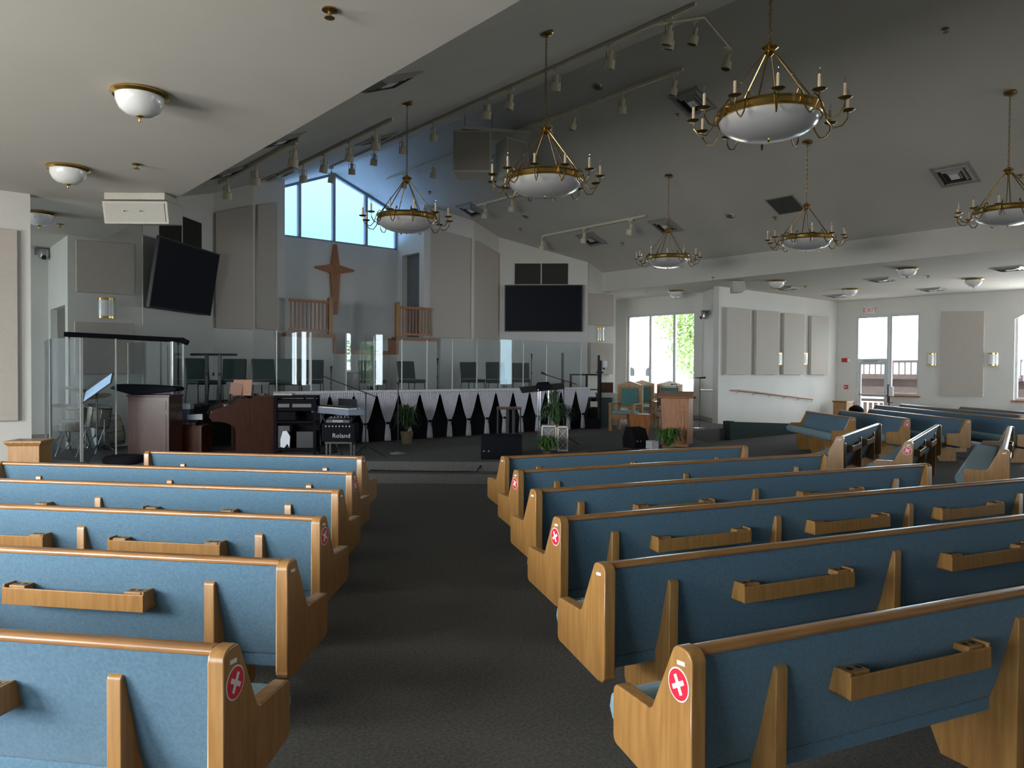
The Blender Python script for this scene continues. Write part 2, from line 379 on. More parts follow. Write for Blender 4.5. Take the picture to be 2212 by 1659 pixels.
# baseboards
bn = 1
def baseboard(side, A, B, z0=0.0, flip=1):
    A = Vector(A); B = Vector(B); w = (B-A); L = w.length; a = math.atan2(w.y, w.x)
    m = MB(); m.bx(0, L, -0.012*flip if flip > 0 else 0, 0 if flip > 0 else 0.012, z0, z0+0.12, Matrix.Translation((A.x, A.y, 0)) @ Matrix.Rotation(a, 4, 'Z'))
    return struct(m.build('baseboard_' + side, PANELE))
baseboard('front_right', (18.15, 12.45), (V1, 12.45), 0.0)
baseboard('alcove', (18.15, 12.45), (AW, AU0), 0.3, -1)
baseboard('alcove_window', (AW, AU0), (AW, 17.8), 0.3, -1)
baseboard('passage', (V0, 17.8), (2.58, 17.8), 0.3)
baseboard('front_left', (V0, 12.35), (1.58, 12.35), 0.0)
baseboard('right', (V1, 10.7), (V1, -6.0), 0.0)
# ------------------------------------------------------------------ platform, steps, ramp, choir loft
EDGE = [(0.5, 11.4), (4.6, 11.4), (6.0, 10.65), (7.5, 9.35), (9.0, 8.6), (11.2, 8.35), (12.6, 8.75), (13.4, 9.6), (14.2, 10.7), (15.2, 11.3), (16.95, 11.3)]
def offset(poly, d):
    r = []
    for i, p in enumerate(poly):
        a = Vector(poly[max(0, i-1)]); b = Vector(poly[min(len(poly)-1, i+1)]); t = (b-a).normalized(); r.append((p[0] + t.y*d, p[1] - t.x*d))
    return r
def slab(poly, z0, z1, name, mat):
    m = MB(); m.prism(poly, z0, z1, 'xy'); return struct(m.build(name, mat, smooth=15))
E2 = offset(EDGE, 0.36)
slab(E2[:8] + [(13.45, 9.8), (14.0, 12.3), (0.5, 12.3)], 0, 0.15, 'floor_step', CARPET)
slab(EDGE + [(18.1, 11.3), (18.1, 12.45), (AW, AU0), (AW, 17.8), (17.5, 17.8), (17.5, 15.6), (2.5, 15.6), (2.5, 17.8), (-5.1, 17.8), (-5.1, 12.53), (0.5, 12.53)], 0.0, 0.30, 'floor_platform', CARPET)
m = MB(); m.add([(16.95,11.32,0),(21.6,11.32,0),(21.6,12.44,0),(16.95,12.44,0),(16.95,11.32,.3),(21.6,11.32,.01),(21.6,12.44,.01),(16.95,12.44,.3)],
      [(3,2,1,0),(4,5,6,7),(0,1,5,4),(1,2,6,5),(2,3,7,6),(3,0,4,7)]); struct(m.build('floor_ramp', CARPET))
m = MB(); m.add([(16.95,11.18,0),(21.6,11.18,0),(21.6,11.32,0),(16.95,11.32,0),(16.95,11.18,.47),(21.6,11.18,.2),(21.6,11.32,.2),(16.95,11.32,.47)],
      [(3,2,1,0),(4,5,6,7),(0,1,5,4),(1,2,6,5),(2,3,7,6),(3,0,4,7)]); m.bx(16.8, 16.97, 11.14, 11.36, 0, .49); struct(m.build('trim_3', CARPG))
m = MB(); m.bx(5.6, 15.0, 13.62, 17.5, 0.3, 1.06); m.bx(4.2, 5.6, 14.6, 15.7, 0.3, 1.06); m.bx(6.7, 13.3, 17.4, 18.3, .3, 1.06); struct(m.build('floor_choir_loft', CARPG))
m = MB(); m.bx(5.7, 13.9, 13.55, 13.63, 0.3, 1.32); m.bx(5.7, 13.9, 13.50, 13.55, 0.3, 0.62); struct(m.build('trim_4', BLACKF))
# recess ledge (raised pool front) with oak trim, lower in the middle
m = MB(); m.bx(7.7, 9.04, 18.0, 19.9, 1.0, 2.62); m.bx(10.96, 12.3, 18.0, 19.9, 1.0, 2.62); m.bx(9.0, 11.0, 18.35, 19.9, 1.0, 2.25); struct(m.build('wall_pool_front', WALL))
m = MB(); m.bx(7.7, 9.1, 17.94, 18.2, 2.60, 2.70); m.bx(10.9, 12.25, 17.94, 18.2, 2.60, 2.70); m.bx(9.04, 10.96, 18.25, 18.45, 2.2, 2.3); m.bx(9.02, 9.1, 17.96, 18.4, 2.2, 2.66); m.bx(10.9, 10.98, 17.96, 18.4, 2.2, 2.66)
struct(m.build('trim_5', OAKR))
def railing(label, x0, x1, post_x):
    t = thing('balustrade', label, 'railing', ((x0+x1)/2, 18.1, 2.70), 0, 'oak balustrades in the recess')
    h = (x1-x0)/2
    m = MB(); m.bx(-h, h, -.035, .035, .80, .87); m.build('handrail', OAKR, t, 0.01)
    m = MB(); m.bx(-h, h, -.03, .03, .06, .11); m.build('bottom_rail', OAKR, t)
    px0 = post_x-(x0+x1)/2
    m = MB(); m.bx(px0-.06, px0+.06, -.06, .06, 0, .93); m.prism([(px0-.07, .93), (px0+.07, .93), (px0, .99)], -.07, .07, 'xz'); m.build('newel_post', OAK, t, 0.006)
    n = 11
    for i in range(n):
        x = -h + (2*h)*(i+.5)/n
        if abs(x-px0) < .08: continue
        m = MB(); m.bx(x-.016, x+.016, -.016, .016, .10, .81); m.build('baluster', OAKR, t)
railing('oak balustrade left of the wooden cross, its newel post on the right', 7.85, 9.05, 8.98)
railing('oak balustrade right of the wooden cross, its newel post on the left', 10.95, 12.12, 11.02)
# cross
def cross():
    p = py_(729, 570, BW-0.12); cz = p.z
    t = tag(None or MB().prism([(x, z) for x, z in [(-.07,-1.30),(.07,-1.30),(.15,-.12),(.61,-.02),(.61,.03),(.13,.13),(.045,.72),(-.045,.72),(-.13,.13),(-.61,.03),(-.61,-.02),(-.15,-.12)]], -.04, .04, 'xz').build('wooden_cross', OAKR, None, .006),
            'tall tapering wooden cross on the recess wall below the bright gable window', 'cross')
    t.location = (10.0, BW-0.0405, 0); 
    t.location.z = cz - .15
cross()
# ------------------------------------------------------------------ wall-mounted things
def frame_of(A, B):
    A = Vector(A); B = Vector(B); w = (B-A).normalized(); n = Vector((-w.y, w.x))
    if n.dot((A+B)/2 - ROOM_C) > 0: n = -n
    return A, w, n
def rz_in(n): return math.atan2(n.y, n.x) - PI/2
def apanel(A, B, x0, x1, ytl, ytr, yb, label, th=None, group='beige acoustic wall panels', xc=None):
    if th is None: th = .12 if (A, B) in (WFR, WCR) else .07
    A_, w, n = frame_of(A, B)
    if xc is None: xc = (x0+x1)/2
    p0 = pw(x0, ytl, A, B); p1 = pw(x1, ytr, A, B); pb = pw(x1, yb, A, B)
    c = Vector(((p0.x+p1.x)/2, (p0.y+p1.y)/2, pb.z)); rz = rz_in(n)
    M = Matrix.Rotation(-rz, 4, 'Z')
    a = M @ (p0-c); b = M @ (p1-c)
    if a.x > b.x: a, b = b, a
    m = MB(); m.prism([(a.x, 0), (b.x, 0), (b.x, b.z), (a.x, a.z)], .0008, th, 'xz')
    o = m.build('acoustic_panel', PANEL, None, 0.008); o.location = c; o.rotation_euler = (0, 0, rz)
    return tag(o, label, 'wall panel', group)
WFL = ((V0, 12.35), (1.58, 12.35)); WCL = ((2.58, 15.7), (3.85, 15.7)); WCR = ((16.15, 15.7), (17.42, 15.7)); WFR = ((18.15, 12.45), (V1, 12.45)); WR = ((V1, U0), (V1, 12.45))
WCHL = (TLB, (6.72, 17.54)); WCHR = (W1RB, TRA)
apanel(*WFL, -230, 36, 470, 499, 908, 'large beige acoustic panel on the near left wall, cut by the photo edge')
apanel(*WCL, 163, 289, 519, 528, 638, 'upper beige acoustic panel over the sconce left of the tilted screen')
apanel(*WCL, 160, 287, 695, 699, 807, 'lower beige acoustic panel behind the clear drum shield')
apanel(*WCHL, 464, 544, 461, 445, 712, 'tall slant-topped beige panel just right of the tilted screen')
apanel(W1LA, W1LB, 552, 594, 443, 438, 714, 'narrow slant-topped panel left of the clerestory recess')
apanel(W1RA, W1RB, 931, 1017, 492, 516, 731, 'wide slant-topped panel right of the clerestory recess')
apanel(*WCHR, 1027, 1075, 520, 549, 733, 'darker slant-topped panel left of the right-hand screen')
apanel(*WCR, 1272, 1320, 634, 637, 705, 'square grey-beige panel above the small sconce right of the flat screen')
apanel(*WCR, 1270, 1319, 740, 742, 808, 'square grey-beige panel below the small sconce behind the black railing')
apanel(*WFR, 1563, 1614, 664.5, 669, 809, 'first tall panel of four on the handrail wall, nearest the tall window')
apanel(*WFR, 1627, 1675, 671, 674, 809, 'second tall panel of four on the handrail wall, left of the first brass sconce')
apanel(*WFR, 1687, 1731, 677, 680, 809, 'third tall panel of four, between the two brass sconces')
apanel(*WFR, 1746, 1783, 682.5, 686, 809, 'fourth tall panel of four, nearest the corner by the exit door')
apanel(*WR, 2035, 2128, 673, 672, 857, 'very large beige panel between two sconces on the far right wall')
# sconces
def sconce():
    t = thing('wall_sconce', '', 'wall lamp', group='half-round brass and white wall sconces')
    def half(r0, r1, z0, z1, mat, nm):
        m = MB(); n = 12
        out = [(r1*math.cos(PI*i/n), r1*0.62*math.sin(PI*i/n)) for i in range(n+1)]
        m.prism([(x, y) for x, y in out], z0, z1, 'xy'); return m.build(nm, mat, t)
    half(0, .135, -.15, .15, BOWL, 'lamp_shade')
    half(0, .142, .15, .19, BRASS, 'top_rim'); half(0, .142, -.19, -.15, BRASS, 'bottom_rim')
    m = MB(); m.bx(-.11, .11, -.0, .015, -.18, .18); m.build('backplate', BRASS, t)
    return t
s0 = sconce(); first = [True]
def place(proto, flag, loc, rz, label, group=None):
    if flag[0]:
        flag[0] = False; proto.location = loc; proto.rotation_euler = (0, 0, rz); proto['label'] = label
        if group: proto['group'] = group
        return proto
    return dup(proto, loc, rz, label, group)
for x, y, Wl, lb in ((230, 666, WCL, 'white half-round sconce with gold rims left of the tilted black screen'),
                     (1297, 722, WCR, 'small brass-rimmed sconce right of the flat black screen'),
                     (1683, 775, WFR, 'gold-rimmed sconce between the second and third tall panels'),
                     (1738, 775, WFR, 'gold-rimmed sconce between the third and fourth tall panels'),
                     (2014, 776, WR, 'pale sconce on the right wall between the door window and the large panel'),
                     (2146, 776, WR, 'gold-rimmed sconce right of the very large panel on the right wall')):
    A_, w, n = frame_of(*Wl); p = pw(x, y, *Wl); p = p + Vector((n.x, n.y, 0))*0.005
    place(s0, first, p, rz_in(n), lb)
# dark grilles above the screens
def grille(A, B, x0, x1, zt, zb_, label):
    A_, w, n = frame_of(A, B); p0 = pw(x0, 600, A, B); p1 = pw(x1, 600, A, B); c = (p0+p1)/2; L = (Vector((p1.x-p0.x, p1.y-p0.y))).length
    t = thing('speaker_grille', label, 'grille', (c.x, c.y, zb_), rz_in(n), 'dark grilles above the screens')
    h = zt-zb_
    for sx in (-1, 1):
        m = MB(); a, b = (-L/2, -.02) if sx < 0 else (.02, L/2)
        m.bx(a, b, 0.003, .03, 0, h)
        for i in range(14): 
            xx = a+(b-a)*(i+.5)/14; m.bx(xx-.008, xx+.008, .03, .042, .01, h-.01)
        m.build('louvre_panel', GRILLE, t)
    m = MB(); m.bx(-.02, .02, 0.003, .035, 0, h); m.build('divider', PANEL, t)
gz = (pw(1170, 569.4, TRA, TRB).z, pw(1170, 614, TRA, TRB).z)
grille(TRA, TRB, 1112, 1226.5, gz[0], gz[1], 'dark double grille above the right-hand flat screen')
grille(TLA, TLB, 344, 433, gz[0], gz[1], 'dark double grille above the left tilted screen')
def tv(A, B, x, y, w, h, tilt, off, label):
    A_, wv, n = frame_of(A, B); p = pw(x, y, A, B); p = p + Vector((n.x, n.y, 0))*off
    t = thing('wall_screen', label, 'television', p, rz_in(n), 'large black wall screens')
    M = Matrix.Rotation(-tilt, 4, 'X')
    m = MB(); m.bx(-w/2, w/2, -.04, .03, -h/2, h/2, M); m.build('screen_housing', BLACK, t, .005)
    m = MB(); m.bx(-w/2+.03, w/2-.03, .03, .034, -h/2+.03, h/2-.03, M); m.build('display', SCREEN, t)
    m = MB(); m.bx(-.25, .25, -off+.003, -off+.03, -.25, .25); m.bx(-.2, -.15, -off+.02, -.03, -.04, .04); m.bx(.15, .2, -off+.02, -.03, -.04, .04); m.build('wall_bracket', GREY, t)
yy = pw(1174, 617, TRA, TRB); y2 = pw(1174, 717, TRA, TRB); x1_ = pw(1088, 667, TRA, TRB); x2_ = pw(1260, 667, TRA, TRB)
TVW = (x2_-x1_).length*.97; TVH = yy.z - y2.z
tv(TRA, TRB, 1174, 667, TVW, TVH, 0.05, .16, 'flat black screen right of the slanted panels, facing straight out')
tv(TLA, TLB, 377, 602, TVW*1.0, TVH, 0.16, .25, 'large black screen tilted forward on the left angled wall')
# exit sign, alarms
p = px_(1881, 670, V1-.002); t = thing('exit_sign', 'red lit EXIT sign above the glazed side door', 'sign', p, PI/2)
m = MB(); m.bx(-.19, .19, 0, .05, -.11, .11); m.build('sign_housing', WHITE, t, .004)
text_mesh('lettering', 'EXIT', .20, pm('sign_red', (0.8, 0.1, 0.08), None), t, Matrix.Translation((0, .052, 0)) @ Matrix.Rotation(PI, 4, 'Z') @ Matrix.Rotation(PI/2, 4, 'X'), space=1.15)
p = px_(1829, 778, V1-.002); t = thing('fire_strobe', 'red and white fire alarm strobe left of the glazed door', 'alarm', p, PI/2)
m = MB(); m.bx(-.07, .16, 0, .05, -.07, .07); m.build('housing', REDP, t, .005)
m = MB(); m.bx(-.15, -.05, 0, .07, -.06, .06); m.build('strobe_lens', WHITE, t, .01)
p = px_(1828, 836, V1-.002); t = thing('fire_pull_station', 'small red fire pull box below the strobe', 'alarm', p, PI/2)
m = MB(); m.bx(-.06, .06, 0, .05, -.07, .07); m.build('housing', REDP, t, .005)
m = MB(); m.bx(-.035, .035, .05, .06, -.01, .02); m.build('pull_handle', WHITE, t)
# cameras
def ptz(loc, rz, label):
    t = thing('security_camera', label, 'camera', loc, rz, 'wall-mounted cameras')
    m = MB(); m.bx(-.17, .17, 0.005, .24, .10, .13); m.bx(-.16, -.13, .0, .05, -.02, .12); m.bx(.13, .16, 0, .05, -.02, .12); m.build('shelf_bracket', GREY, t)
    m = MB(); m.lathe([(.09, .09), (.11, .0), (.10, -.08), (.05, -.12)], (0, .14, 0), 20); m.build('camera_body', STEEL, t)
    m = MB(); m.tube([(0.02, .20, -.07), (0.03, .27, -.09)], .045, 16); m.build('lens', BLACK, t)
ptz(py_(94, 550, 17.78), PI, 'grey dome camera on the passage wall left of the panelled wall')
A_, w, n = frame_of((AW, AU0), (18.15, 12.45)); 
n = Vector((-1, 1)).normalized()
p = pw(1533, 680, (AW, AU0), (18.15, 12.45)); ptz(p + Vector((n.x, n.y, 0))*.01, rz_in(n), 'small white camera on the narrow wall right of the tall window')
# handrail
t = thing('wall_handrail', 'long brown handrail descending along the ramp wall', 'handrail', (0, 0, 0))
pts = [pw(1520, 842, (AW, AU0), (18.15, 12.45)), pw(1548, 843.5, (AW, AU0), (18.15, 12.45)), py_(1590, 843, 12.45), py_(1750, 862, 12.45)]
offs = [Vector((-.055, .055, 0))]*2 + [Vector((0, -.08, 0))]*2
pts = [a+b for a, b in zip(pts, offs)]
m = MB(); m.tube(pts, .024, 10); m.build('rail', OAKR, t)
for k in range(6):
    q = pts[2].lerp(pts[3], k/5.0)
    m = MB(); m.tube([q, q+Vector((0, .02, -.07)), q+Vector((0, .079, -.08))], .008, 6); m.build('bracket', GREY, t)

# ------------------------------------------------------------------ low ceiling fittings
def flush():
    t = thing('ceiling_light', '', 'ceiling light', group='brass flush ceiling lights')
    m = MB(); m.lathe([(.12, 0), (.235, -.008), (.24, -.025), (.215, -.045), (.20, -.04)], n=32); m.build('ring', BRASS, t)
    m = MB(); m.lathe([(.20, -.035), (.195, -.09), (.165, -.15), (.11, -.19), (.03, -.205)], n=32); m.build('glass_bowl', BOWL, t)
    m = MB(); m.lathe([(.035, -.20), (.035, -.21), (.012, -.22), (.014, -.24), (.003, -.26)], n=12); m.build('finial', BRASS, t)
    return t
f0 = flush(); ff = [True]
for x, y, lb in ((302, 200, 'nearest brass-ringed dome light on the left low ceiling'), (147, 361, 'second dome light on the left low ceiling, above the corner of the wall'),
                 (85, 459, 'dome light half hidden behind the left wall corner'), (1678, 606, 'dome light on the right low ceiling near the tall alcove window'),
                 (1960, 579, 'largest dome light on the right low ceiling beside the beam'), (2103, 602, 'dome light nearest the right edge of the low ceiling'),
                 (1837, 624, 'dome light on the low ceiling left of the exit door'), (1460, 628, 'pale dome light inside the window alcove')):
    place(f0, ff, pz(x, y, LOW), 0, lb)
def vent(a=.30):
    t = thing('air_vent', '', 'vent', group='square four-way ceiling air vents')
    m = MB()
    for k, r in enumerate((a, a*.68, a*.40)):
        r2 = r*.78; z = -.012*k - .006
        m.add([(-r,-r,-.004-z*0),(r,-r,-.004),(r,r,-.004),(-r,r,-.004),(-r2,-r2,-.05),(r2,-r2,-.05),(r2,r2,-.05),(-r2,r2,-.05)], [(0,4,5,1),(1,5,6,2),(2,6,7,3),(3,7,4,0)])
    m.build('louvres', VENT, t, smooth=10)
    m = MB(); m.bx(-a*.8, a*.8, -a*.8, a*.8, -.012, -.004); m.build('dark_backing', GRILLE, t)
    m = MB(); m.add([(-a*.26,-a*.26,-.05),(a*.26,-a*.26,-.05),(a*.26,a*.26,-.05),(-a*.26,a*.26,-.05)], [(0,1,2,3)]); m.bx(-a*.26, a*.26, -a*.26, a*.26, -.055, -.045); m.build('centre_plate', WHITE, t)
    m = MB()
    for s in (-1, 1): m.bx(-a-.04, a+.04, s*a-.03, s*a+.03, -.02, -.001); m.bx(s*a-.03, s*a+.03, -a, a, -.02, -.001)
    m.build('flange', VENT, t)
    return t
v0_ = vent(); vf = [True]
for x, y, lb in ((1905, 603, 'vent on the right low ceiling left of the largest dome light'), (1810, 638, 'small-looking vent on the low ceiling in the far corner'),
                 (2015, 624, 'vent on the low ceiling above the very large panel'), (2182, 579, 'brightly glinting vent at the right edge of the low ceiling'),
                 (1700, 621, 'dark vent beside the dome light near the tall panels')):
    place(v0_, vf, pz(x, y, LOW), 0, lb)
for x, y, lb in ((1497, 220, 'large vent on the sloping ceiling left of the nearest chandelier'), (2063, 377, 'large vent on the sloping ceiling left of the right-edge chandelier'),
                 (1018, 453, 'vent high on the sloping ceiling above the flat screen'), (1438, 487, 'vent behind the chain of the farthest right chandelier'),
                 (1278, 516, 'vent beside the last short light track'), (838, 176, 'dark vent on the left slope cut by the low ceiling edge'), (603, 302, 'vent with a bright edge on the left slope beside the low ceiling'),
                 (812, 300, 'vent on the left slope between two rows of spotlights'), (603, 377, 'vent on the left slope just above the recess corner'), (487, 372, 'farthest vent on the left slope near the tilted screen wall')):
    p = proof(x, y); o = place(v0_, vf, p, 0, lb); o.rotation_euler = (0, math.atan(SL) * (1 if p.x > RIDGE_V else -1), 0)
p = proof(1697, 442); t = thing('return_vent', 'plain dark square return vent beside a chandelier chain', 'vent', p); t.rotation_euler = (0, math.atan(SL), 0)
m = MB(); m.bx(-.33, .33, -.33, .33, -.016, -.001); m.build('flange', VENT, t, .003)
m = MB()
for i in range(20): m.bx(-.30, .30, -.30+i*.03, -.285+i*.03, -.024, -.014)
m.build('grille_bars', pm('return_grey', (.13, .13, .12), None), t)
m = MB(); m.bx(-.30, .30, -.30, .30, -.019, -.015); m.build('dark_backing', GRILLE, t)
def sprinkler():
    t = thing('sprinkler', '', 'sprinkler', group='ceiling sprinkler heads')
    m = MB(); m.lathe([(.05, .003), (.052, -.01), (.02, -.02)], n=16); m.build('escutcheon', BRASSD, t)
    m = MB(); m.lathe([(.014, -.015), (.012, -.05), (.035, -.055), (.035, -.06), (.001, -.062)], n=12); m.build('head', BRASSD, t)
    return t
sp0 = sprinkler(); sf = [True]
for x, y, sl, lb in ((712, 20, 0, 'sprinkler at the top of the near left low ceiling'), (295, 354, 0, 'sprinkler between the two left dome lights'), (130, 484, 0, 'sprinkler in the passage ceiling'),
                     (1540, 599, 0, 'sprinkler on the right low ceiling near the beam'), (1740, 618, 0, 'sprinkler on the low ceiling above the sconces'), (2004, 596, 0, 'sprinkler on the low ceiling right of the largest dome light'), (1396, 630, 0, 'sprinkler in the window alcove ceiling'),
                     (2042, 62, 1, 'sprinkler alone on the slope at top right'), (1463, 247, 1, 'sprinkler beside the vent left of the nearest chandelier'), (1124, 494, 1, 'sprinkler below the recessed light above the flat screen'),
                     (928, 414, 1, 'sprinkler on the blue-lit slope by the third chandelier'), (1344, 525, 1, 'sprinkler near the last short track'), (1673, 469, 1, 'sprinkler below the plain dark return vent'), (2203, 378, 1, 'sprinkler at the right photo edge')):
    place(sp0, sf, proof(x, y) if sl else pz(x, y, LOW), 0, lb)
def can():
    t = thing('recessed_light', '', 'recessed light', group='round recessed downlights in the slope')
    m = MB(); m.lathe([(.06, -.002), (.075, -.012), (.105, -.012), (.11, 0)], n=24, cap=False); m.build('trim_ring', STEEL, t)
    m = MB(); m.lathe([(.075, -.003), (.001, -.004)], n=20, cap=False); m.build('dark_opening', BRASSD, t)
    return t
c0 = can(); cf = [True]
for x, y, lb in ((1290, 187, 'recessed light above the second chandelier'), (1136, 467, 'recessed light above the flat screen'), (1577, 466, 'recessed light between the two far right chandeliers')):
    p = proof(x, y); o = place(c0, cf, p, 0, lb); o.rotation_euler = (0, math.atan(SL) * (1 if p.x > RIDGE_V else -1), 0)
# boxy ceiling speaker on the left low ceiling and a white one on the right
p = pz(290, 415, LOW); t = thing('ceiling_speaker', 'ivory box speaker hung under the left low ceiling by the slope edge', 'speaker', p, -TH)
m = MB(); m.bx(-.42, .42, 0, .45, -.10, -.002); m.build('mount_box', SPKW, t, .01)
M = Matrix.Translation((0, 0, -.12)) @ Matrix.Rotation(0.12, 4, 'X')
m = MB(); m.prism([(0, 0), (.5, -.02), (.45, -.30), (.03, -.31)], -.45, .45, 'yz', M); m.build('cabinet', SPKW, t, .012)
m = MB(); m.bx(-.41, .41, -.015, 0.0, -.28, -.03, M @ Matrix.Rotation(0.1, 4, 'X')); m.build('grille', pm('pale_grille', (0.42, .41, .37), None, scale=200), t)
m = MB(); m.lathe([(.012, 0), (.012, -.01)], (-.12, -.03, -.26), 8); m.lathe([(.012, 0), (.012, -.01)], (.10, -.03, -.26), 8); m.build('rivets', BLACK, t)
p = pz(1592, 606, LOW); t = thing('ceiling_speaker', 'tapered white speaker under the beam above the tall panels', 'speaker', p, -TH)
m = MB(); m.prism([(-.16, -.02), (.16, -.02), (.20, -.26), (.1, -.33), (-.14, -.33)], -.15, .15, 'xz'); m.build('cabinet', SPKW, t, .02)
m = MB(); m.bx(-.04, .04, -.04, .04, -.04, 0); m.build('bracket', GREY, t)

# ------------------------------------------------------------------ tracks and spotlights
def spot():
    t = thing('track_spotlight', '', 'spotlight')
    m = MB(); m.bx(-.02, .02, -.07, .07, -.03, 0); m.tube([(0, 0, -.02), (0, 0, -.12)], .012, 8); m.build('stem', CREAM, t)
    m = MB(); m.tube([(-.07, 0, -.26), (-.075, 0, -.14), (0, 0, -.115), (.075, 0, -.14), (.07, 0, -.26)], .009, 6); m.build('yoke', CREAM, t)
    M = Matrix.Translation((0, 0, -.24)) @ Matrix.Rotation(0.25, 4, 'X')
    m = MB(); m.lathe([(.035, .13), (.042, .02), (.045, 0), (.08, -.01), (.085, -.14), (.078, -.14), (.074, -.05), (.001, -.04)], n=20, M=M); m.build('lamp_can', CREAM, t)
    m = MB(); m.lathe([(.073, -.12), (.001, -.115)], n=20, M=M); m.build('lens', BLACK, t)
    return t
spt = spot(); spf = [True]
ORD = ['first', 'second', 'third', 'fourth', 'fifth', 'sixth', 'seventh', 'eighth', 'ninth', 'tenth', 'eleventh', 'twelfth']
def u_on(v, x):
    d = ray(x, 400); return v * d.y / d.x
def track(v, ua, ub, label):
    z = roofz(v) - 0.035 - .5*.04*SL
    m = MB(); m.bx(-.018, .018, -(ub-ua)/2, (ub-ua)/2, -.02, .035); o = m.build('light_track', CREAM); o.location = (v, (ua+ub)/2, z)
    tag(o, label, 'light track', 'ceiling light tracks'); return z - .02
def spots(v, xs, where, zz, grp):
    xs = sorted(xs)
    for i, x in enumerate(xs):
        lb = '%s spotlight from the left on %s' % (ORD[i], where)
        place(spt, spf, (v, u_on(v, x), zz), random.uniform(-.5, .5), lb, grp)
z = track(5.2, 11.6, 15.4, 'short ceiling track beside the left low ceiling edge'); spots(5.2, (492, 553, 635), 'the outer left track', z, 'spotlights on the outer left track')
z = track(6.9, 11.5, 17.0, 'white track on the left slope ending near the vent'); spots(6.9, (655, 700, 755, 812), 'the left slope track', z, 'spotlights on the left slope track')
z = track(8.7, 6.4, 17.6, 'longest track running just left of the ridge'); spots(8.7, (716, 760, 808, 870, 937, 1052, 1101, 1200, 1316, 1440), 'the long ridge track', z, 'spotlights on the long ridge track')
z = track(10.8, 8.2, 18.3, 'dark-looking track just right of the ridge'); spots(10.8, (873, 936, 1187, 1237, 1343, 1453), 'the track right of the ridge', z, 'spotlights on the track right of the ridge')
z = track(12.67, 13.4, 16.6, 'short track behind the second chandelier bowl'); spots(12.67, (1048, 1106), 'the short track behind the second chandelier', z, 'spotlights on the short middle track')
z = track(14.5, 12.1, 15.9, 'short track low on the right slope over the flat screen'); spots(14.5, (1172, 1262, 1362), 'the short lower right track', z, 'spotlights on the lower right track')
m = MB(); m.tube([(8.7, 7.2, roofz(8.7)-.05), (10.0, 7.2, roofz(10)-.05), (10.75, 7.2, roofz(10.75)-.05)], .022, 6)
tag(m.build('light_track', CREAM), 'cross track at the near end with large spotlights', 'light track', 'ceiling light tracks')
for i, v in enumerate((9.15, 9.75, 10.65)):
    place(spt, spf, (v, 7.2, roofz(v)-.075), 0.6*i, ['left', 'middle', 'right'][i] + ' spotlight of three on the near cross track', 'spotlights on the near cross track')
# hanging loudspeaker cluster
p = G(-.56, 16.2); t = thing('speaker_cluster', 'ivory loudspeaker cluster hung under the ridge left of the second chandelier', 'loudspeaker', (p.x, p.y, 5.95), -TH)
def boxspk(dx, dy, rz, w, h, d, tl):
    M = Matrix.Translation((dx, dy, h/2)) @ Matrix.Rotation(rz, 4, 'Z') @ Matrix.Rotation(tl, 4, 'X')
    m = MB(); m.prism([(-w/2, -d/2), (w/2, -d/2), (w/2*.75, d/2), (-w/2*.75, d/2)], -h/2, h/2, 'xy', M); c = m.build('cabinet', SPKW, t, .01)
    m = MB(); m.bx(-w/2+.04, w/2-.04, -d/2-.015, -d/2-.001, -h/2+.04, h/2-.04, M); m.build('grille', SPKG, c)
boxspk(-.32, 0, 0.0, .82, .92, .5, -.12)
boxspk(.52, .15, .75, .62, .80, .45, -.12)
boxspk(.35, .85, 2.2, .6, .75, .4, -.1)
m = MB(); m.box((.15, .25, 1.02), (1.5, .5, .06), .2); m.box((-.3, .1, .97), (.5, .3, .1)); m.build('rigging_frame', SPKW, t)
m = MB()
for dx, dy in ((-.5, .1), (.1, .1), (.55, .5)): m.tube([(dx, dy, 1.0), (dx, dy, 1.42)], .01, 6)
m.build('suspension_rods', GREY, t)

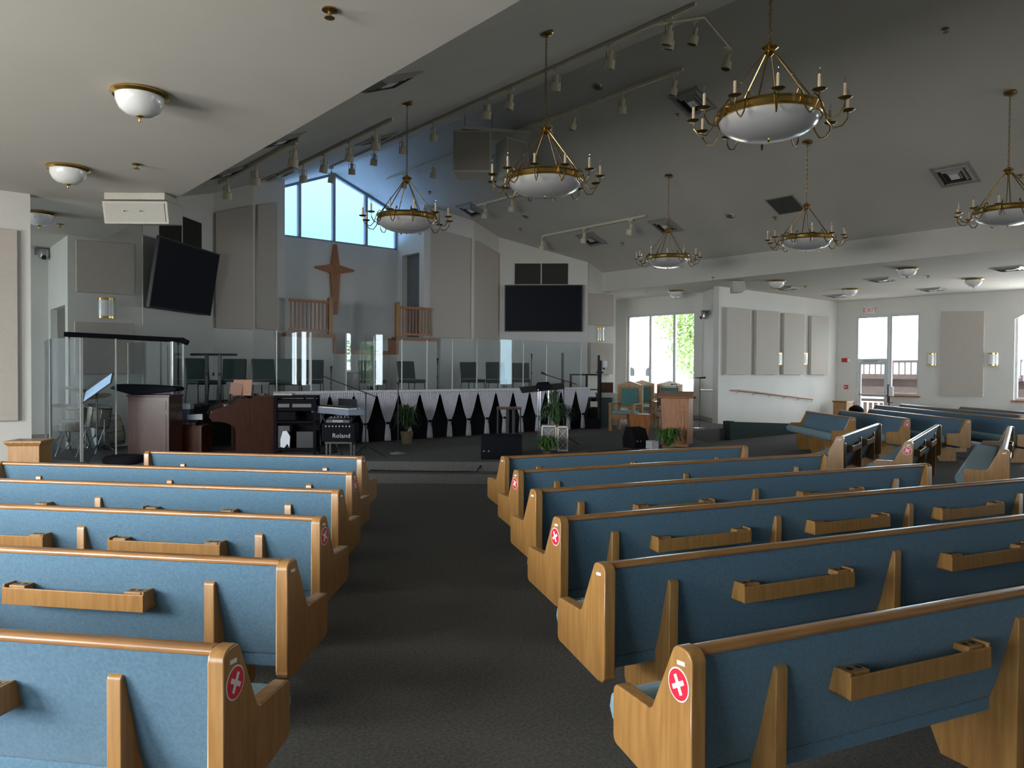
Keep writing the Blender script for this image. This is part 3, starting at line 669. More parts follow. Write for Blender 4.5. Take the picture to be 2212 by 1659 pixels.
# ------------------------------------------------------------------ chandeliers
def chandelier():
    t = thing('chandelier', '', 'chandelier', group='brass bowl chandeliers with candle arms')
    m = MB(); m.lathe([(.09, .03), (.095, 0), (.08, -.02), (.02, -.035), (.02, -.05)], n=24); m.build('canopy', BRASSD, t)
    m = MB(); z = -.04; k = 0
    while z > -1.16:
        pts = []
        for i in range(8):
            a = 2*PI*i/8; x = .013*math.cos(a); zz = .028*math.sin(a)
            pts.append((x, 0, z-.022+zz) if k % 2 else (0, x, z-.022+zz))
        m.tube(pts, .0042, 5, closed=True); z -= .044; k += 1
    m.build('chain', BRASSD, t)
    m = MB(); m.lathe([(.012, -1.13), (.04, -1.15), (.075, -1.175), (.078, -1.19), (.05, -1.21), (.05, -1.23), (.03, -1.25), (.008, -1.27)], n=24); m.build('hub', BRASS, t)
    RZ = -1.775; R = .46
    for k in range(6):
        a = PI*k/3+.35; m = MB(); m.tube([(.045*math.cos(a), .045*math.sin(a), -1.225), (R*math.cos(a), R*math.sin(a), RZ)], .0075, 6)
        q = Vector((.045*math.cos(a), .045*math.sin(a), -1.225)).lerp(Vector((R*math.cos(a), R*math.sin(a), RZ)), .52); m.ball(q, .012, 5); m.build('support_rod', BRASSD, t)
    m = MB(); m.lathe([(R-.02, RZ-.09), (R+.012, RZ-.09), (R+.018, RZ-.08), (R+.006, RZ-.065), (R+.006, RZ-.025), (R+.018, RZ-.01), (R+.012, RZ), (R-.02, RZ)], n=48, cap=False); m.build('ring_band', BRASS, t)
    prof = [(R-.005, RZ-.085)]
    for i in range(1, 13):
        a = (PI/2)*i/12; prof.append((max(.001, (R-.01)*math.cos(a)), RZ-.09-.175*math.sin(a)))
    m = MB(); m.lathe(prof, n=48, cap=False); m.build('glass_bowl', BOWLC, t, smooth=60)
    m = MB(); m.lathe([(.012, RZ-.26), (.014, RZ-.275), (.004, RZ-.29)], n=10); m.build('finial', BRASS, t)
    for k in range(12):
        a = 2*PI*k/12+.12; c, s = math.cos(a), math.sin(a); M = Matrix.Rotation(a, 4, 'Z')
        m = MB(); m.tube([(R-.06, 0, RZ+.03), (R-.035, 0, RZ+.065), (R+.0, 0, RZ+.03), (R+.03, 0, RZ-.05), (R+.055, 0, RZ-.13), (R+.11, 0, RZ-.195), (R+.18, 0, RZ-.18), (R+.225, 0, RZ-.12), (R+.23, 0, RZ-.05)], .0075, 6, M=M)
        m.lathe([(.008, -.012), (.045, -.006), (.062, .006), (.058, .008), (.012, 0.0), (.014, .012)], (R+.23, 0, RZ-.045), 14, M=M); arm = m.build('arm', BRASSD, t)
        m = MB(); m.lathe([(.014, 0), (.014, .125), (.004, .127)], (R+.23, 0, RZ-.04), 10, M=M); m.build('candle', CANDLE, arm)
        m = MB(); m.lathe([(.007, 0), (.013, .02), (.009, .05), (.001, .068)], (R+.23, 0, RZ+.088), 8, M=M); m.build('bulb', CLEARB, arm)
    return t
ch0 = chandelier(); chf = [True]
for x, u, lb in ((6.38, 3.85, 'nearest and largest-looking bowl chandelier, its canopy above the photo'), (6.38, 6.95, 'chandelier in front of the hanging loudspeaker cluster'),
                 (6.38, 10.2, 'chandelier in front of the bright gable window'), (13.35, 3.94, 'chandelier cut by the right edge of the photo'),
                 (13.35, 7.25, 'right-row chandelier beside the plain dark return vent'), (13.35, 10.5, 'smallest-looking chandelier, farthest of the right row')):
    place(ch0, chf, (x, u, roofz(x)-.02), 0, lb)

# ------------------------------------------------------------------ pews
PROFILE = ([(-.055, .345)] + arc(-.02, .345, .035, 180, 250, 3) + arc(.01, .345, .035, 265, 285, 2) + arc(.385, .40, .035, 290, 360, 4) + arc(.39, .565, .03, 0, 90, 4) + [(.20, .597)] + arc(.195, .63, .035, 265, 205, 3)
           + arc(.018, .833, .038, 15, 90, 4) + arc(-.015, .83, .041, 90, 180, 4))
def make_pew(label, X0, Y0, ang, L, nsp, aisle, sticker=False, racks=True, group='oak pews with blue-green upholstery'):
    """X0,Y0 left end in viewpoint floor coordinates, ang the row direction, aisle = the end (0 or L) next to the aisle"""
    p = G(X0, Y0); rz = ang - TH
    t = thing('church_pew', label, 'pew', p, rz, group)
    th = .06
    for e in (0, 1):
        m = MB(); m.prism(PROFILE, 0 if e == 0 else L-th, th if e == 0 else L, 'yz'); end = m.build('end_panel', OAK, t, .008)
        if (e == 0) == (aisle == 0):
            sx = -1 if e == 0 else 1; xf = 0 if e == 0 else L
            M = Matrix.Translation((xf + sx*.0012, 0.0, .82)) @ Matrix.Rotation(-.12, 4, 'X')
            q = MB(); q.box((0, 0, 0), (.002, .042, .014)) ; q2 = MB()
            q2 = MB(); q2.bx(-.001, .001, -.021, .021, -.007, .007, M); q2.build('number_plate', WHITE, end)
            if sticker:
                MR = Matrix.Translation((xf+sx*.001, .012, .745)) @ Matrix.Rotation(PI/2*sx, 4, 'Y')
                q = MB(); q.cur = 0; q.lathe([(.056, -.001), (.056, .001), (.001, .001)], n=32, M=MR)
                q.cur = 1; q.lathe([(.051, .0005), (.051, .002), (.001, .002)], n=32, M=MR)
                q.cur = 0
                for aa in (PI/4, -PI/4):
                    q.bx(-.034, .034, -.008, .008, .0015, .003, MR @ Matrix.Rotation(aa+.25*sx, 4, 'Z'))
                q.build('distancing_sticker', [WHITE, RED], end, smooth=20)
    m = MB(); pr = [(-.025, .842), (.03, .835)] + arc(.018, .855, .014, -20, 90, 3) + arc(-.012, .853, .016, 90, 200, 4); m.prism(pr, th, L-th, 'yz'); m.build('top_rail', OAKX, t, .003)
    m = MB(); m.prism([(-.015, .84), (.02, .842), (.07, .69), (.155, .50), (.185, .36), (.115, .36), (.085, .44)], th, L-th, 'yz'); m.build('backrest', FAB, t, .012)
    m = MB(); m.prism([(.115, .30), (.20, .30), (.20, .36), (.115, .36)], th, L-th, 'yz'); m.build('lower_back_strip', FAB, t, .01)
    m = MB(); m.prism([(.13, .42), (.46, .40), (.49, .415), (.515, .46), (.505, .515), (.46, .545), (.35, .54), (.17, .515)], th*.6, L-th*.6, 'yz'); m.build('seat_cushion', FABW, t, .02, seg=3)
    fins = [.43 + (L-.86)*i/nsp for i in range(nsp+1)]
    fp = [(-.005, 0), (.34, 0), (.40, .12), (.40, .36), (.17, .415), (.115, .415), (.09, .50), (.02, .725)] + arc(.012, .728, .018, 20, 180, 4)
    for f in fins:
        m = MB(); m.prism(fp, f-.028, f+.028, 'yz'); m.build('support', OAK, t, .006)
    if racks:
        for a, b in zip(fins[:-1], fins[1:]):
            c = (a+b)/2; n = 1
            for q in range(n):
                h = .39
                m = MB(); m.bx(c-h, c+h, -.055, -.042, .59, .675); m.bx(c-h, c+h, -.05, .07, .59, .60); m.bx(c-h, c-h+.012, -.05, .055, .59, .69); m.bx(c+h-.012, c+h, -.05, .055, .59, .69)
                r = m.build('book_rack', OAK, t, .003)
                for s in (-1, 1):
                    m = MB(); cx = c + s*(h-.07); m.bx(cx-.045, cx+.045, -.038, .03, .655, .684); k = m.build('cup_holder', OAK, r, .003)
                    m = MB()
                    for j in (-.021, .021): m.lathe([(.014, 0), (.001, .0005)], (cx+j, -.005, .6845), 12)
                    m.build('cup_holes', BLACK, r)
    return t
A24 = math.radians(24.0); A9 = math.radians(-9.0)
RP = [(.5625, 2.436, 6.2, 4, True, 'nearest pew right of the aisle, red sticker on its end'),
      (.416, 3.51, 5.6, 3, False, 'second pew right of the aisle, its end without a sticker'),
      (.281, 4.62, 4.97, 3, True, 'third pew right of the aisle, red sticker on its end'),
      (.163, 5.70, 4.4, 2, False, 'fourth pew right of the aisle with a plain end'),
      (.038, 6.80, 3.82, 2, True, 'fifth pew right of the aisle, small red sticker on its end'),
      (-.098, 7.88, 3.27, 2, False, 'front pew right of the aisle, nearest the wedge speakers')]
for X, Y, L, n, st, lb in RP:
    make_pew(lb, X, Y, A24, L, n, 0, st, racks=(L > 4), group='pews right of the aisle')
LP = [(-.91, 2.43, 5.6, 3, True, 'nearest pew left of the aisle, dark red sticker on its end'),
      (-1.04, 3.54, 5.1, 3, False, 'second pew left of the aisle with a plain end'),
      (-1.16, 4.60, 4.6, 3, True, 'third pew left of the aisle with a dark red sticker'),
      (-1.29, 5.64, 4.1, 2, False, 'fourth pew left of the aisle with a plain end'),
      (-1.40, 6.63, 3.6, 2, True, 'fifth pew left of the aisle, small red sticker on its end'),
      (-1.55, 7.81, 2.5, 1, False, 'short front pew left of the aisle before the organ')]
for X, Y, L, n, st, lb in LP:
    make_pew(lb, X - L*math.cos(A9), Y - L*math.sin(A9), A9, L, n, 1, st, racks=(L > 3), group='pews left of the aisle')
AQ = math.radians(55.5)
for X, Y, L, st, lb in ((4.67, 10.6, 3.4, False, 'angled pew in the middle group nearest the platform, back towards the right'),
                        (5.26, 9.87, 4.1, True, 'angled pew with a round red sticker on its near end'),
                        (5.91, 8.93, 4.8, False, 'angled pew with a sunlit cream seat at the right edge')):
    make_pew(lb, X, Y, AQ, L, 2, 0, st, group='angled pews beyond the right-hand rows')
AP = math.radians(89)
for i, (X, Ya, Yb, st, lb) in enumerate(((6.92, 15.1, 17.55, False, 'short front pew of the far right block facing the platform'),
        (7.92, 14.9, 18.1, True, 'far-block pew behind the short one, small red sticker on its end'),
        (8.95, 14.6, 18.75, False, 'far-block pew third from the platform with a plain end'),
        (10.2, 14.4, 21.1, False, 'long far-block pew fourth from the platform'),
        (11.25, 16.4, 21.7, False, 'far-block pew fifth from the platform, near the exit door'),
        (12.2, 15.2, 20.4, False, 'last far-block pew by the right wall'))):
    make_pew(lb, X, Ya, AP, Yb-Ya, 2 if Yb-Ya < 4.5 else 3, 0, st, racks=False, group='pews of the far right block')
# ------------------------------------------------------------------ things on the platform
def gx(x, Y, z=0.3):
    return G((x-CX)/F*Y, Y, z)
def zy(y, Y, x=1106):        # height of a point seen at row y, Y metres ahead
    return EYE.z - (y - (800 + .006*(x-1106)))/F*Y
RB = -TH                     # rotation that faces the viewpoint squarely
# sheer drapes along the front of the choir loft
U_D = 13.42
t = MB()
m = MB(); m.bx(5.55, 13.85, 13.36, 13.50, 1.30, 1.36); m.bx(5.55, 13.85, 13.345, 13.36, 1.24, 1.35)
tag(m.build('cloth_band', DRAPE), 'white cloth band along the top of the choir rail above the tied drapes', 'cloth')
def drape(w, seed, tied=True):
    rr = random.Random(seed); n = 44; rows = 16; m = MB(); vs = []; fs = []
    for j in range(rows+1):
        z = .99 - .99*j/rows          # top at .99 above .32
        if z > .36: k = (z-.36)/.63; hw = .035 + (w/2-.035)*(k**.75)
        else: hw = .035 + .04*((.36-z)/.36)**.7
        for i in range(n+1):
            s = i/n*2-1; dens = min(1, .08/hw)
            y = -.012*math.sin(i*PI*.5+seed) * (1-.35*dens) - .03*(1-abs(s))*dens*.6
            vs.append((s*hw, y, z + (0.01*math.sin(i) if j == rows else 0)))
    for j in range(rows):
        for i in range(n):
            a = j*(n+1)+i; fs.append((a, a+1, a+n+2, a+n+1))
    m.add(vs, fs); return m
dr0 = None; NV = 16
for k in range(NV):
    v = 5.83 + .5167*k
    lbs = ['%s tied sheer drape from the left along the choir rail' % (ORD + ['thirteenth', 'fourteenth', 'fifteenth', 'sixteenth'])[k]]
    if dr0 is None:
        dr0 = thing('tied_drape', lbs[0], 'drape', (v, 13.33, .325), 0, 'sheer drapes tied along the choir rail')
        c = drape(.508, 3).build('drape_cloth', DRAPE, dr0, smooth=80); so = c.modifiers.new('thick', 'SOLIDIFY'); so.thickness = .004
        q = MB(); q.lathe([(.03, .335), (.045, .35), (.045, .375), (.03, .385)], (0, -.01, 0), 14, cap=False); q.lathe([(.012, .26), (.018, .30), (.006, .34)], (.03, -.045, 0), 8); q.build('tie_band', BLACKF, dr0)
    else: dup(dr0, (v, 13.33, .325), 0, lbs[0])
# clear acrylic screens standing on the choir rail
xs_ = [597, 672, 748, 808, 868, 922, 977, 1030, 1080, 1130, 1180, 1255]
def v_on(u, x): d = ray(x, 800); return u*d.x/d.y
for i in range(len(xs_)-1):
    ua = 13.43 + (.018 if i % 2 else 0.0); ub = 13.43 + (0.0 if i % 2 else .018)
    if i == 10: ua, ub = 13.43, 13.47
    if i < 3: ua, ub = [(13.43, 13.50), (13.50, 13.43), (13.43, 13.95)][i]
    va, vb = v_on(ua, xs_[i]), v_on(ub, xs_[i+1]); L = math.hypot(vb-va, ub-ua)
    t = thing('acrylic_screen', '%s clear acrylic screen from the left along the choir rail' % ORD[i], 'screen', (va, ua, 1.365), math.atan2(ub-ua, vb-va), 'clear screens on the choir rail')
    h = 1.13
    m = MB()   # slightly bowed sheet
    n = 8; vs = []; fs = []
    bow = .02 if i < 3 or i == 10 else .004
    for k in range(n+1):
        s = k/n; y = bow*math.sin(PI*s)
        vs += [(.008+s*(L-.016), y-.003, 0), (.008+s*(L-.016), y-.003, h), (.008+s*(L-.016), y+.003, 0), (.008+s*(L-.016), y+.003, h)]
    for k in range(n):
        a = k*4; b = a+4; fs += [(a, b, b+1, a+1), (a+3, b+3, b+2, a+2), (a+1, b+1, b+3, a+3), (a+2, b+2, b, a)]
    fs += [(0, 1, 3, 2), (n*4+2, n*4+3, n*4+1, n*4)]
    m.add(vs, fs); m.build('acrylic_sheet', ACRYL, t)
    for x in (0.0, L-.012):
        m = MB(); m.bx(x, x+.010, -.008, .008, 0, h*(.93 if (i > 2) else 1)); m.build('edge_post', ACRE, t)
# drum shield
def sheet(parent, a, b, h, z0=.3, posts=True):
    L = math.hypot(b.x-a.x, b.y-a.y); M = Matrix.Translation((a.x, a.y, z0)) @ Matrix.Rotation(math.atan2(b.y-a.y, b.x-a.x), 4, 'Z')
    m = MB(); m.bx(.012, L-.012, -.004, .004, 0, h, M); s = m.build('acrylic_sheet', ACRYL, parent)
    for x in (0, L-.024):
        m = MB(); m.bx(x, x+.02, -.014, .014, 0, h, M); m.build('hinge_strip', ACRE, parent)
P_ = [gx(98, 13.3), gx(108, 12.1), gx(176, 11.7), gx(252, 12.0)]
t = thing('drum_shield', 'clear acrylic drum shield around the drum kit at left', 'screen')
for a, b in zip(P_[:-1], P_[1:]): sheet(t, a, b, 1.95)
P2 = [gx(277, 13.9), gx(372, 13.1), gx(396, 13.8)]
for a, b in zip(P2[:-1], P2[1:]): sheet(t, a, b, 1.95)
a, b = gx(140, 13.4, 2.38), gx(398, 13.8, 2.30)
m = MB(); m.tube([a, b], .045, 8); m.tube([gx(392, 13.75, 2.30), gx(406, 13.75, 2.25)], .05, 8); m.tube([gx(150, 13.4, .3), gx(150, 13.4, 2.38)], .012, 6); m.tube([gx(385, 13.7, .3), gx(385, 13.7, 2.30)], .012, 6)
m.build('black_top_bar', BLACKF, t)
# drum kit
def drum_at(p, r, h, tilt, name, label, axis='z'):
    M = Matrix.Translation(p) @ Matrix.Rotation(tilt[0], 4, 'X') @ Matrix.Rotation(tilt[1], 4, 'Y')
    m = MB(); m.lathe([(r, -h/2), (r, h/2)], n=28, M=M, cap=False); o = m.build('drum_shell', DRUM, dk)
    m = MB(); m.lathe([(r*.99, -h/2-.002), (.001, -h/2-.003)], n=28, M=M, cap=False); m.lathe([(r*.99, h/2+.002), (.001, h/2+.003)], n=28, M=M, cap=False); m.build('drum_head', SKIN_D, o)
    m = MB()
    for z in (-h/2, h/2): m.lathe([(r, z-.012), (r+.012, z-.01), (r+.012, z+.01), (r, z+.012)], n=28, M=M, cap=False)
    for k in range(8):
        a = 2*PI*k/8; x, y = (r+.01)*math.cos(a), (r+.01)*math.sin(a); m.tube([M @ Vector((x, y, -h/2+.02)), M @ Vector((x, y, h/2-.02))], .006, 5)
        m.ball(M @ Vector((x, y, 0)), .014, 4)
    m.build('hoop_and_lugs', CHROME, o)
dk = thing('drum_kit', 'pale wood and chrome drum kit inside the clear shield', 'drum kit')
drum_at(gx(212, 13.1, .93), .19, .34, (.15, .1), 'tom', '')
drum_at(gx(165, 13.0, .95), .16, .28, (.15, -.1), 'tom', '')
drum_at(gx(232, 13.6, .62), .27, .42, (0, PI/2*.9), 'bass', '')
drum_at(gx(150, 12.6, .80), .17, .15, (.1, 0), 'snare', '')
for x, Y, z, r, tl in ((168, 12.9, 1.40, .24, .18), (205, 13.2, 1.28, .26, -.12), (130, 13.0, 1.12, .18, .0)):
    p = gx(x, Y, z); M = Matrix.Translation(p) @ Matrix.Rotation(tl, 4, 'Y') @ Matrix.Rotation(.15, 4, 'X')
    m = MB(); m.lathe([(r, 0), (r*.3, .012), (.04, .03), (.001, .035)], n=28, M=M, cap=False); c = m.build('cymbal', BRASSD, dk)
    m = MB(); m.tube([p, (p.x, p.y, .55)], .010, 6)
    for k in range(3):
        a = 2*PI*k/3+x; m.tube([(p.x, p.y, .60), (p.x+.28*math.cos(a), p.y+.28*math.sin(a), .315)], .011, 6)
    m.build('cymbal_stand', CHROME, c)
for x, Y in ((140, 12.3), (185, 12.2), (225, 12.7)):
    p = gx(x, Y); m = MB(); m.tube([p+Vector((0, 0, .45)), p+Vector((.12, .05, .02))], .012, 6); m.tube([p+Vector((0, 0, .45)), p+Vector((-.14, .02, .02))], .012, 6); m.tube([p+Vector((0, 0, .2)), p+Vector((0, 0, .6))], .012, 6); m.build('hardware_leg', CHROME, dk)
# music stand
p = gx(209, 11.45); t = thing('music_stand', 'black music stand holding pale blue sheets before the drum shield', 'music stand', p, RB)
m = MB(); m.tube([(0, 0, .18), (0, 0, 1.12)], .012, 8)
for k in range(3):
    a = 2*PI*k/3+.5; m.tube([(0, 0, .30), (.26*math.cos(a), .26*math.sin(a), .015)], .010, 6)
m.build('tripod_pole', BLACK, t)
M = Matrix.Translation((.02, 0, 1.18)) @ Matrix.Rotation(-.62, 4, 'Y') @ Matrix.Rotation(.62, 4, 'X')
m = MB(); m.bx(-.27, .27, -.17, .17, -.008, 0, M); m.build('tray', BLACK, t)
m = MB(); m.bx(-.25, .25, -.15, .15, .001, .006, M); m.build('sheet_music', pm('blue_sheet', (.45, .66, .92), (.36, .56, .80), scale=6), t)
# stool
p = gx(268, 9.6, 0); t = thing('drum_stool', 'black round padded stool behind the short front pew', 'stool', p, 0)
m = MB(); m.lathe([(.20, .55), (.25, .57), (.255, .62), (.22, .65), (.001, .655)], n=28); m.build('seat', BLACKF, t)
m = MB(); m.tube([(0, 0, .2), (0, 0, .56)], .02, 8)
for k in range(3):
    a = 2*PI*k/3; m.tube([(0, 0, .35), (.25*math.cos(a), .25*math.sin(a), .015)], .013, 6)
m.build('tripod_base', BLACK, t)
def cab(name, label, catg, x, Y, w, d, h, mat, top=True, rz=0.0, z=.3):
    p = gx(x, Y, z); t = thing(name, label, catg, p, RB+rz)
    m = MB(); m.bx(-w/2, w/2, 0, d, .03, h-.03); m.build('body', mat, t, .006)
    m = MB(); m.bx(-w/2-.015, w/2+.015, -.015, d+.015, h-.03, h); m.build('top_board', mat, t, .005)
    m = MB(); m.bx(-w/2+.02, w/2-.02, .01, d-.01, 0, .03); m.build('plinth', mat, t)
    return t
t = cab('speaker_cabinet', 'tall brown wooden cabinet beside the drum shield, a black case on top', 'cabinet', 320, 12.2, .68, .5, 1.04, MAHOG)
m = MB(); m.bx(-.29, .29, -.008, -.001, .80, .94); m.bx(-.29, .29, -.008, -.001, .10, .72); m.build('front_panel', MAHOG, t)
m = MB(); m.prism([(-.62, .10), (-.50, .17), (.0, .16), (.45, .13), (.5, .10), (.46, .06), (.2, .03), (-.1, .0), (-.28, .0), (-.5, .06)], -.0, .34, 'xz')
o = m.build('padded_case', BLACKF, None, .02); o.location = gx(316, 12.3, 1.343); o.rotation_euler = (0, 0, RB)
tag(o, 'long flat black padded case lying on the brown speaker cabinet', 'case')
t = cab('low_cabinet', 'low reddish brown cabinet between the tall cabinet and the organ', 'cabinet', 400, 12.9, .56, .45, .49, pm('cherry', (.14, .042, .02), (.09, .028, .014), scale=4, rough=.35, stretch=(6, 6, .8)))
def mixer(loc, rz, label, txt='AVIOM'):
    t = thing('personal_mixer', label, 'mixer', loc, rz, 'small black monitor mixers')
    m = MB(); m.prism([(-.11, 0), (.11, 0), (.11, .09), (-.11, .05)], -.19, .19, 'yz'); m.build('casing', BLACK, t, .004)
    m = MB()
    for i in range(6): m.lathe([(.012, 0), (.010, .018), (.001, .018)], (-.14+.056*i, .04, .078), 8)
    m.build('knobs', GREY, t)
    text_mesh('lettering', txt, .05, WHITE, t, Matrix.Translation((0, -.112, .027)) @ Matrix.Rotation(PI/2, 4, 'X'), space=1.1)
mixer(gx(408, 12.95, .792) + Vector((0, .1, 0)), RB, 'black mixer lettered in white on the low brown cabinet')
p = gx(392, 13.45, .792)
m = MB(); m.bx(-.13, .13, -.09, .09, 0, .26); o = m.build('carton', pm('blue_carton', (.06, .09, .17), None), None, .003); o.location = gx(398, 13.32, .793); o.rotation_euler = (0, 0, RB); tag(o, 'dark blue box standing behind the mixer on the low cabinet', 'box')
m = MB(); m.bx(-.14, .14, -.08, .08, 0, .10); o = m.build('paper_stack', PAPER, None, .003); o.location = gx(398, 13.32, 1.055); o.rotation_euler = (0, 0, RB); tag(o, 'white paper stack on the dark blue box', 'paper')
m = MB(); m.prism([(-.13, 0), (.13, 0), (.13, .10), (-.13, .085)], -.01, .02, 'xz'); o = m.build('paper_sheet', PAPER); o.location = gx(421, 13.02, .885); o.rotation_euler = (0, 0, RB); tag(o, 'pale sheets propped on the lettered mixer', 'paper')
# organ
p = gx(592, 12.95); t = thing('console_organ', 'dark brown two-manual console organ with a large plain end panel', 'organ', p, RB + .42)
L = 1.25
prof = [(0, .0), (0, 1.0), (-.30, 1.0), (-.62, .90), (-.98, .78), (-1.05, .66), (-1.0, .60), (-.78, .56), (-.66, .50), (-.62, .42), (-.62, .0)]
for y0 in (0, L):
    m = MB(); m.prism(prof, y0, y0+.04, 'xz'); m.build('end_panel', MAHOG, t, .004)
m = MB(); m.bx(-.60, -.0, .04, L, .08, .96); m.bx(-.35, .02, -.01, L+.05, .985, 1.01); m.build('case', MAHOG, t)
m = MB(); m.bx(-1.0, -.30, .04, L, .58, .66); m.bx(-.70, -.32, .04, L, .66, .80); m.build('key_bed', MAHOG, t)
for k, (xa, xb, z) in enumerate(((-.98, -.78, .69), (-.76, -.58, .82))):
    m = MB(); m.bx(xa, xb, .10, L-.06, z-.03, z+.012); kk = m.build('keyboard', IVORY, t)
    m = MB()
    for i in range(34):
        if i % 7 in (2, 6): continue
        y = .13+i*.032; m.bx(xa+.07, xb, y, y+.014, z+.012, z+.028)
    m.build('black_keys', BLACK, kk)
m = MB(); m.bx(-.55, -.53, .15, L-.2, .90, 1.02); m.bx(-.9, -.2, .3, .5, .02, .06); m.build('music_ledge_and_pedals', MAHOG, t)
o = MB().bx(-.17, .17, -.006, .006, 0, .28).build('music_board', pm('tan_board', (.34, .17, .11), None, scale=5)); o.location = gx(522, 13.0, 1.312) + Vector((0, 0, 0)); o.rotation_euler = (-.2, 0, RB-.1); tag(o, 'reddish tan music board standing open on the organ', 'music board')
o = MB().bx(-.10, .10, -.008, .008, 0, .2).build('open_book', pm('pink_cover', (.42, .25, .20), None, scale=5)); o.location = gx(508, 12.92, 1.33); o.rotation_euler = (-.3, .2, RB+.5); tag(o, 'small open songbook leaning left of the tan music board', 'book')
m = MB(); m.bx(-.09, .09, -.07, .07, 0, .03); o = m.build('hymn_book', pm('dark_red_cover', (.10, .03, .02), None)); o.location = gx(562, 13.25, 1.312); o.rotation_euler = (0, 0, RB); tag(o, 'dark red book lying on the organ top', 'book')
# black equipment rack
p = gx(638, 12.85); t = thing('equipment_rack', 'black equipment rack with a silver-faced unit, right of the organ', 'rack', p, RB+.1)
m = MB()
for x in (-.33, .33):
    for y in (0, .4): m.bx(x-.02, x+.02, y-.02, y+.02, 0, 1.0)
m.bx(-.35, .35, -.02, .42, .98, 1.02); m.bx(-.35, .35, -.02, .42, .55, .58); m.bx(-.35, .35, -.02, .42, .08, .11); m.build('frame', BLACKF, t)
m = MB(); m.bx(-.31, .31, .0, .4, .76, .95); m.bx(-.31, .31, .38, .41, .11, .74); m.bx(-.31, .0, .0, .38, .6, .74); m.build('black_units', BLACKF, t)
m = MB(); m.bx(-.29, -.10, -.012, .0, .82, .88); m.bx(-.05, .27, -.012, 0, .82, .88); m.build('silver_face', pm('dull_silver', (.14, .14, .12), None), t)
m = MB(); m.bx(.02, .30, .0, .37, .12, .40); m.bx(-.3, -.1, .02, .3, .12, .5); m.build('lower_units', BLACK, t)
m = MB(); m.prism([(-.09, .02), (-.02, 0), (.03, .07), (.07, .0), (.08, .2), (.02, .30), (-.05, .29), (-.09, .15)], -.01, .03, 'xz'); o = m.build('light_gap_patch', PAPER, None, .01); o.location = gx(617, 12.8, .58); o.rotation_euler = (0, 0, RB); o.location.z = .42
tag(o, 'small white patch for light passing through the black equipment rack', 'cloth')  # light passing through the rack, put in as a white shape
m = MB(); m.bx(-.16, .16, -.1, .1, 0, .035); o = m.build('paper_stack', pm('grey_paper', (.35, .33, .3), None)); o.location = gx(614, 13.05, 1.322); o.rotation_euler = (0, 0, RB); tag(o, 'grey papers lying on the equipment rack', 'paper')
# stage piano on X stand
A_ = gx(752, 12.2, 1.03); B_ = gx(672, 13.1, 1.03); dv = (B_-A_); rzp = math.atan2(dv.y, dv.x)
t = thing('stage_piano', 'grey-blue digital stage piano on a black stand in front of the drapes', 'keyboard', (A_.x, A_.y, .3), rzp)
Lp = dv.length
m = MB(); m.bx(0, Lp, -.36, 0, .72, .82); m.bx(0, Lp, -.36, -.22, .82, .845); m.build('casing', KEYB, t, .008)
m = MB(); m.bx(.04, Lp-.04, -.19, -.02, .82, .835); kk = m.build('keyboard', IVORY, t)
m = MB()
for i in range(36):
    if i % 7 in (2, 6): continue
    x = .06+i*.0325; m.bx(x, x+.014, -.19, -.09, .835, .848)
m.build('black_keys', BLACK, kk)
m = MB(); m.bx(.3, .9, -.35, -.345, .845, .97); m.build('score_rest', BLACK, t)
m = MB()
for y in (-.30, -.06):
    m.tube([(.25, y, .0), (Lp-.25, y, .715)], .016, 6); m.tube([(Lp-.25, y, .0), (.25, y, .715)], .016, 6)
m.tube([(.25, -.36, .015), (.25, .0, .015)], .016, 6); m.tube([(Lp-.25, -.36, .015), (Lp-.25, .0, .015)], .016, 6); m.build('x_stand', BLACK, t)
# keyboard amplifier
p = gx(731, 12.1); t = thing('keyboard_amplifier', 'black keyboard amplifier on a low stand, white maker lettering on the front', 'amplifier', p, RB)
m = MB(); m.bx(-.27, .27, 0, .32, .30, .60); m.build('cabinet', BLACKF, t, .01)
m = MB(); m.bx(-.25, .25, -.006, 0, .31, .50); m.build('grille', BLACKF, t)
text_mesh('lettering', 'Roland', .10, pm('silver_letters', (.55, .55, .55), None), t, Matrix.Translation((.05, -.009, .40)) @ Matrix.Rotation(PI/2, 4, 'X'), space=1.05)
m = MB()
for i in range(8): m.lathe([(.012, 0), (.012, .02), (.001, .02)], n=8, M=Matrix.Translation((-.2+.055*i, 0, .555)) @ Matrix.Rotation(PI/2, 4, 'X'))
m.build('knobs', GREY, t)
m = MB()
for x in (-.2, .2):
    for y in (.04, .28): m.bx(x-.015, x+.015, y-.015, y+.015, 0, .30)
m.bx(-.22, .22, .0, .32, .27, .30); m.build('stand', BLACK, t)
mixer(gx(733, 12.25, .905), RB, 'black mixer lettered in white on the keyboard amplifier')
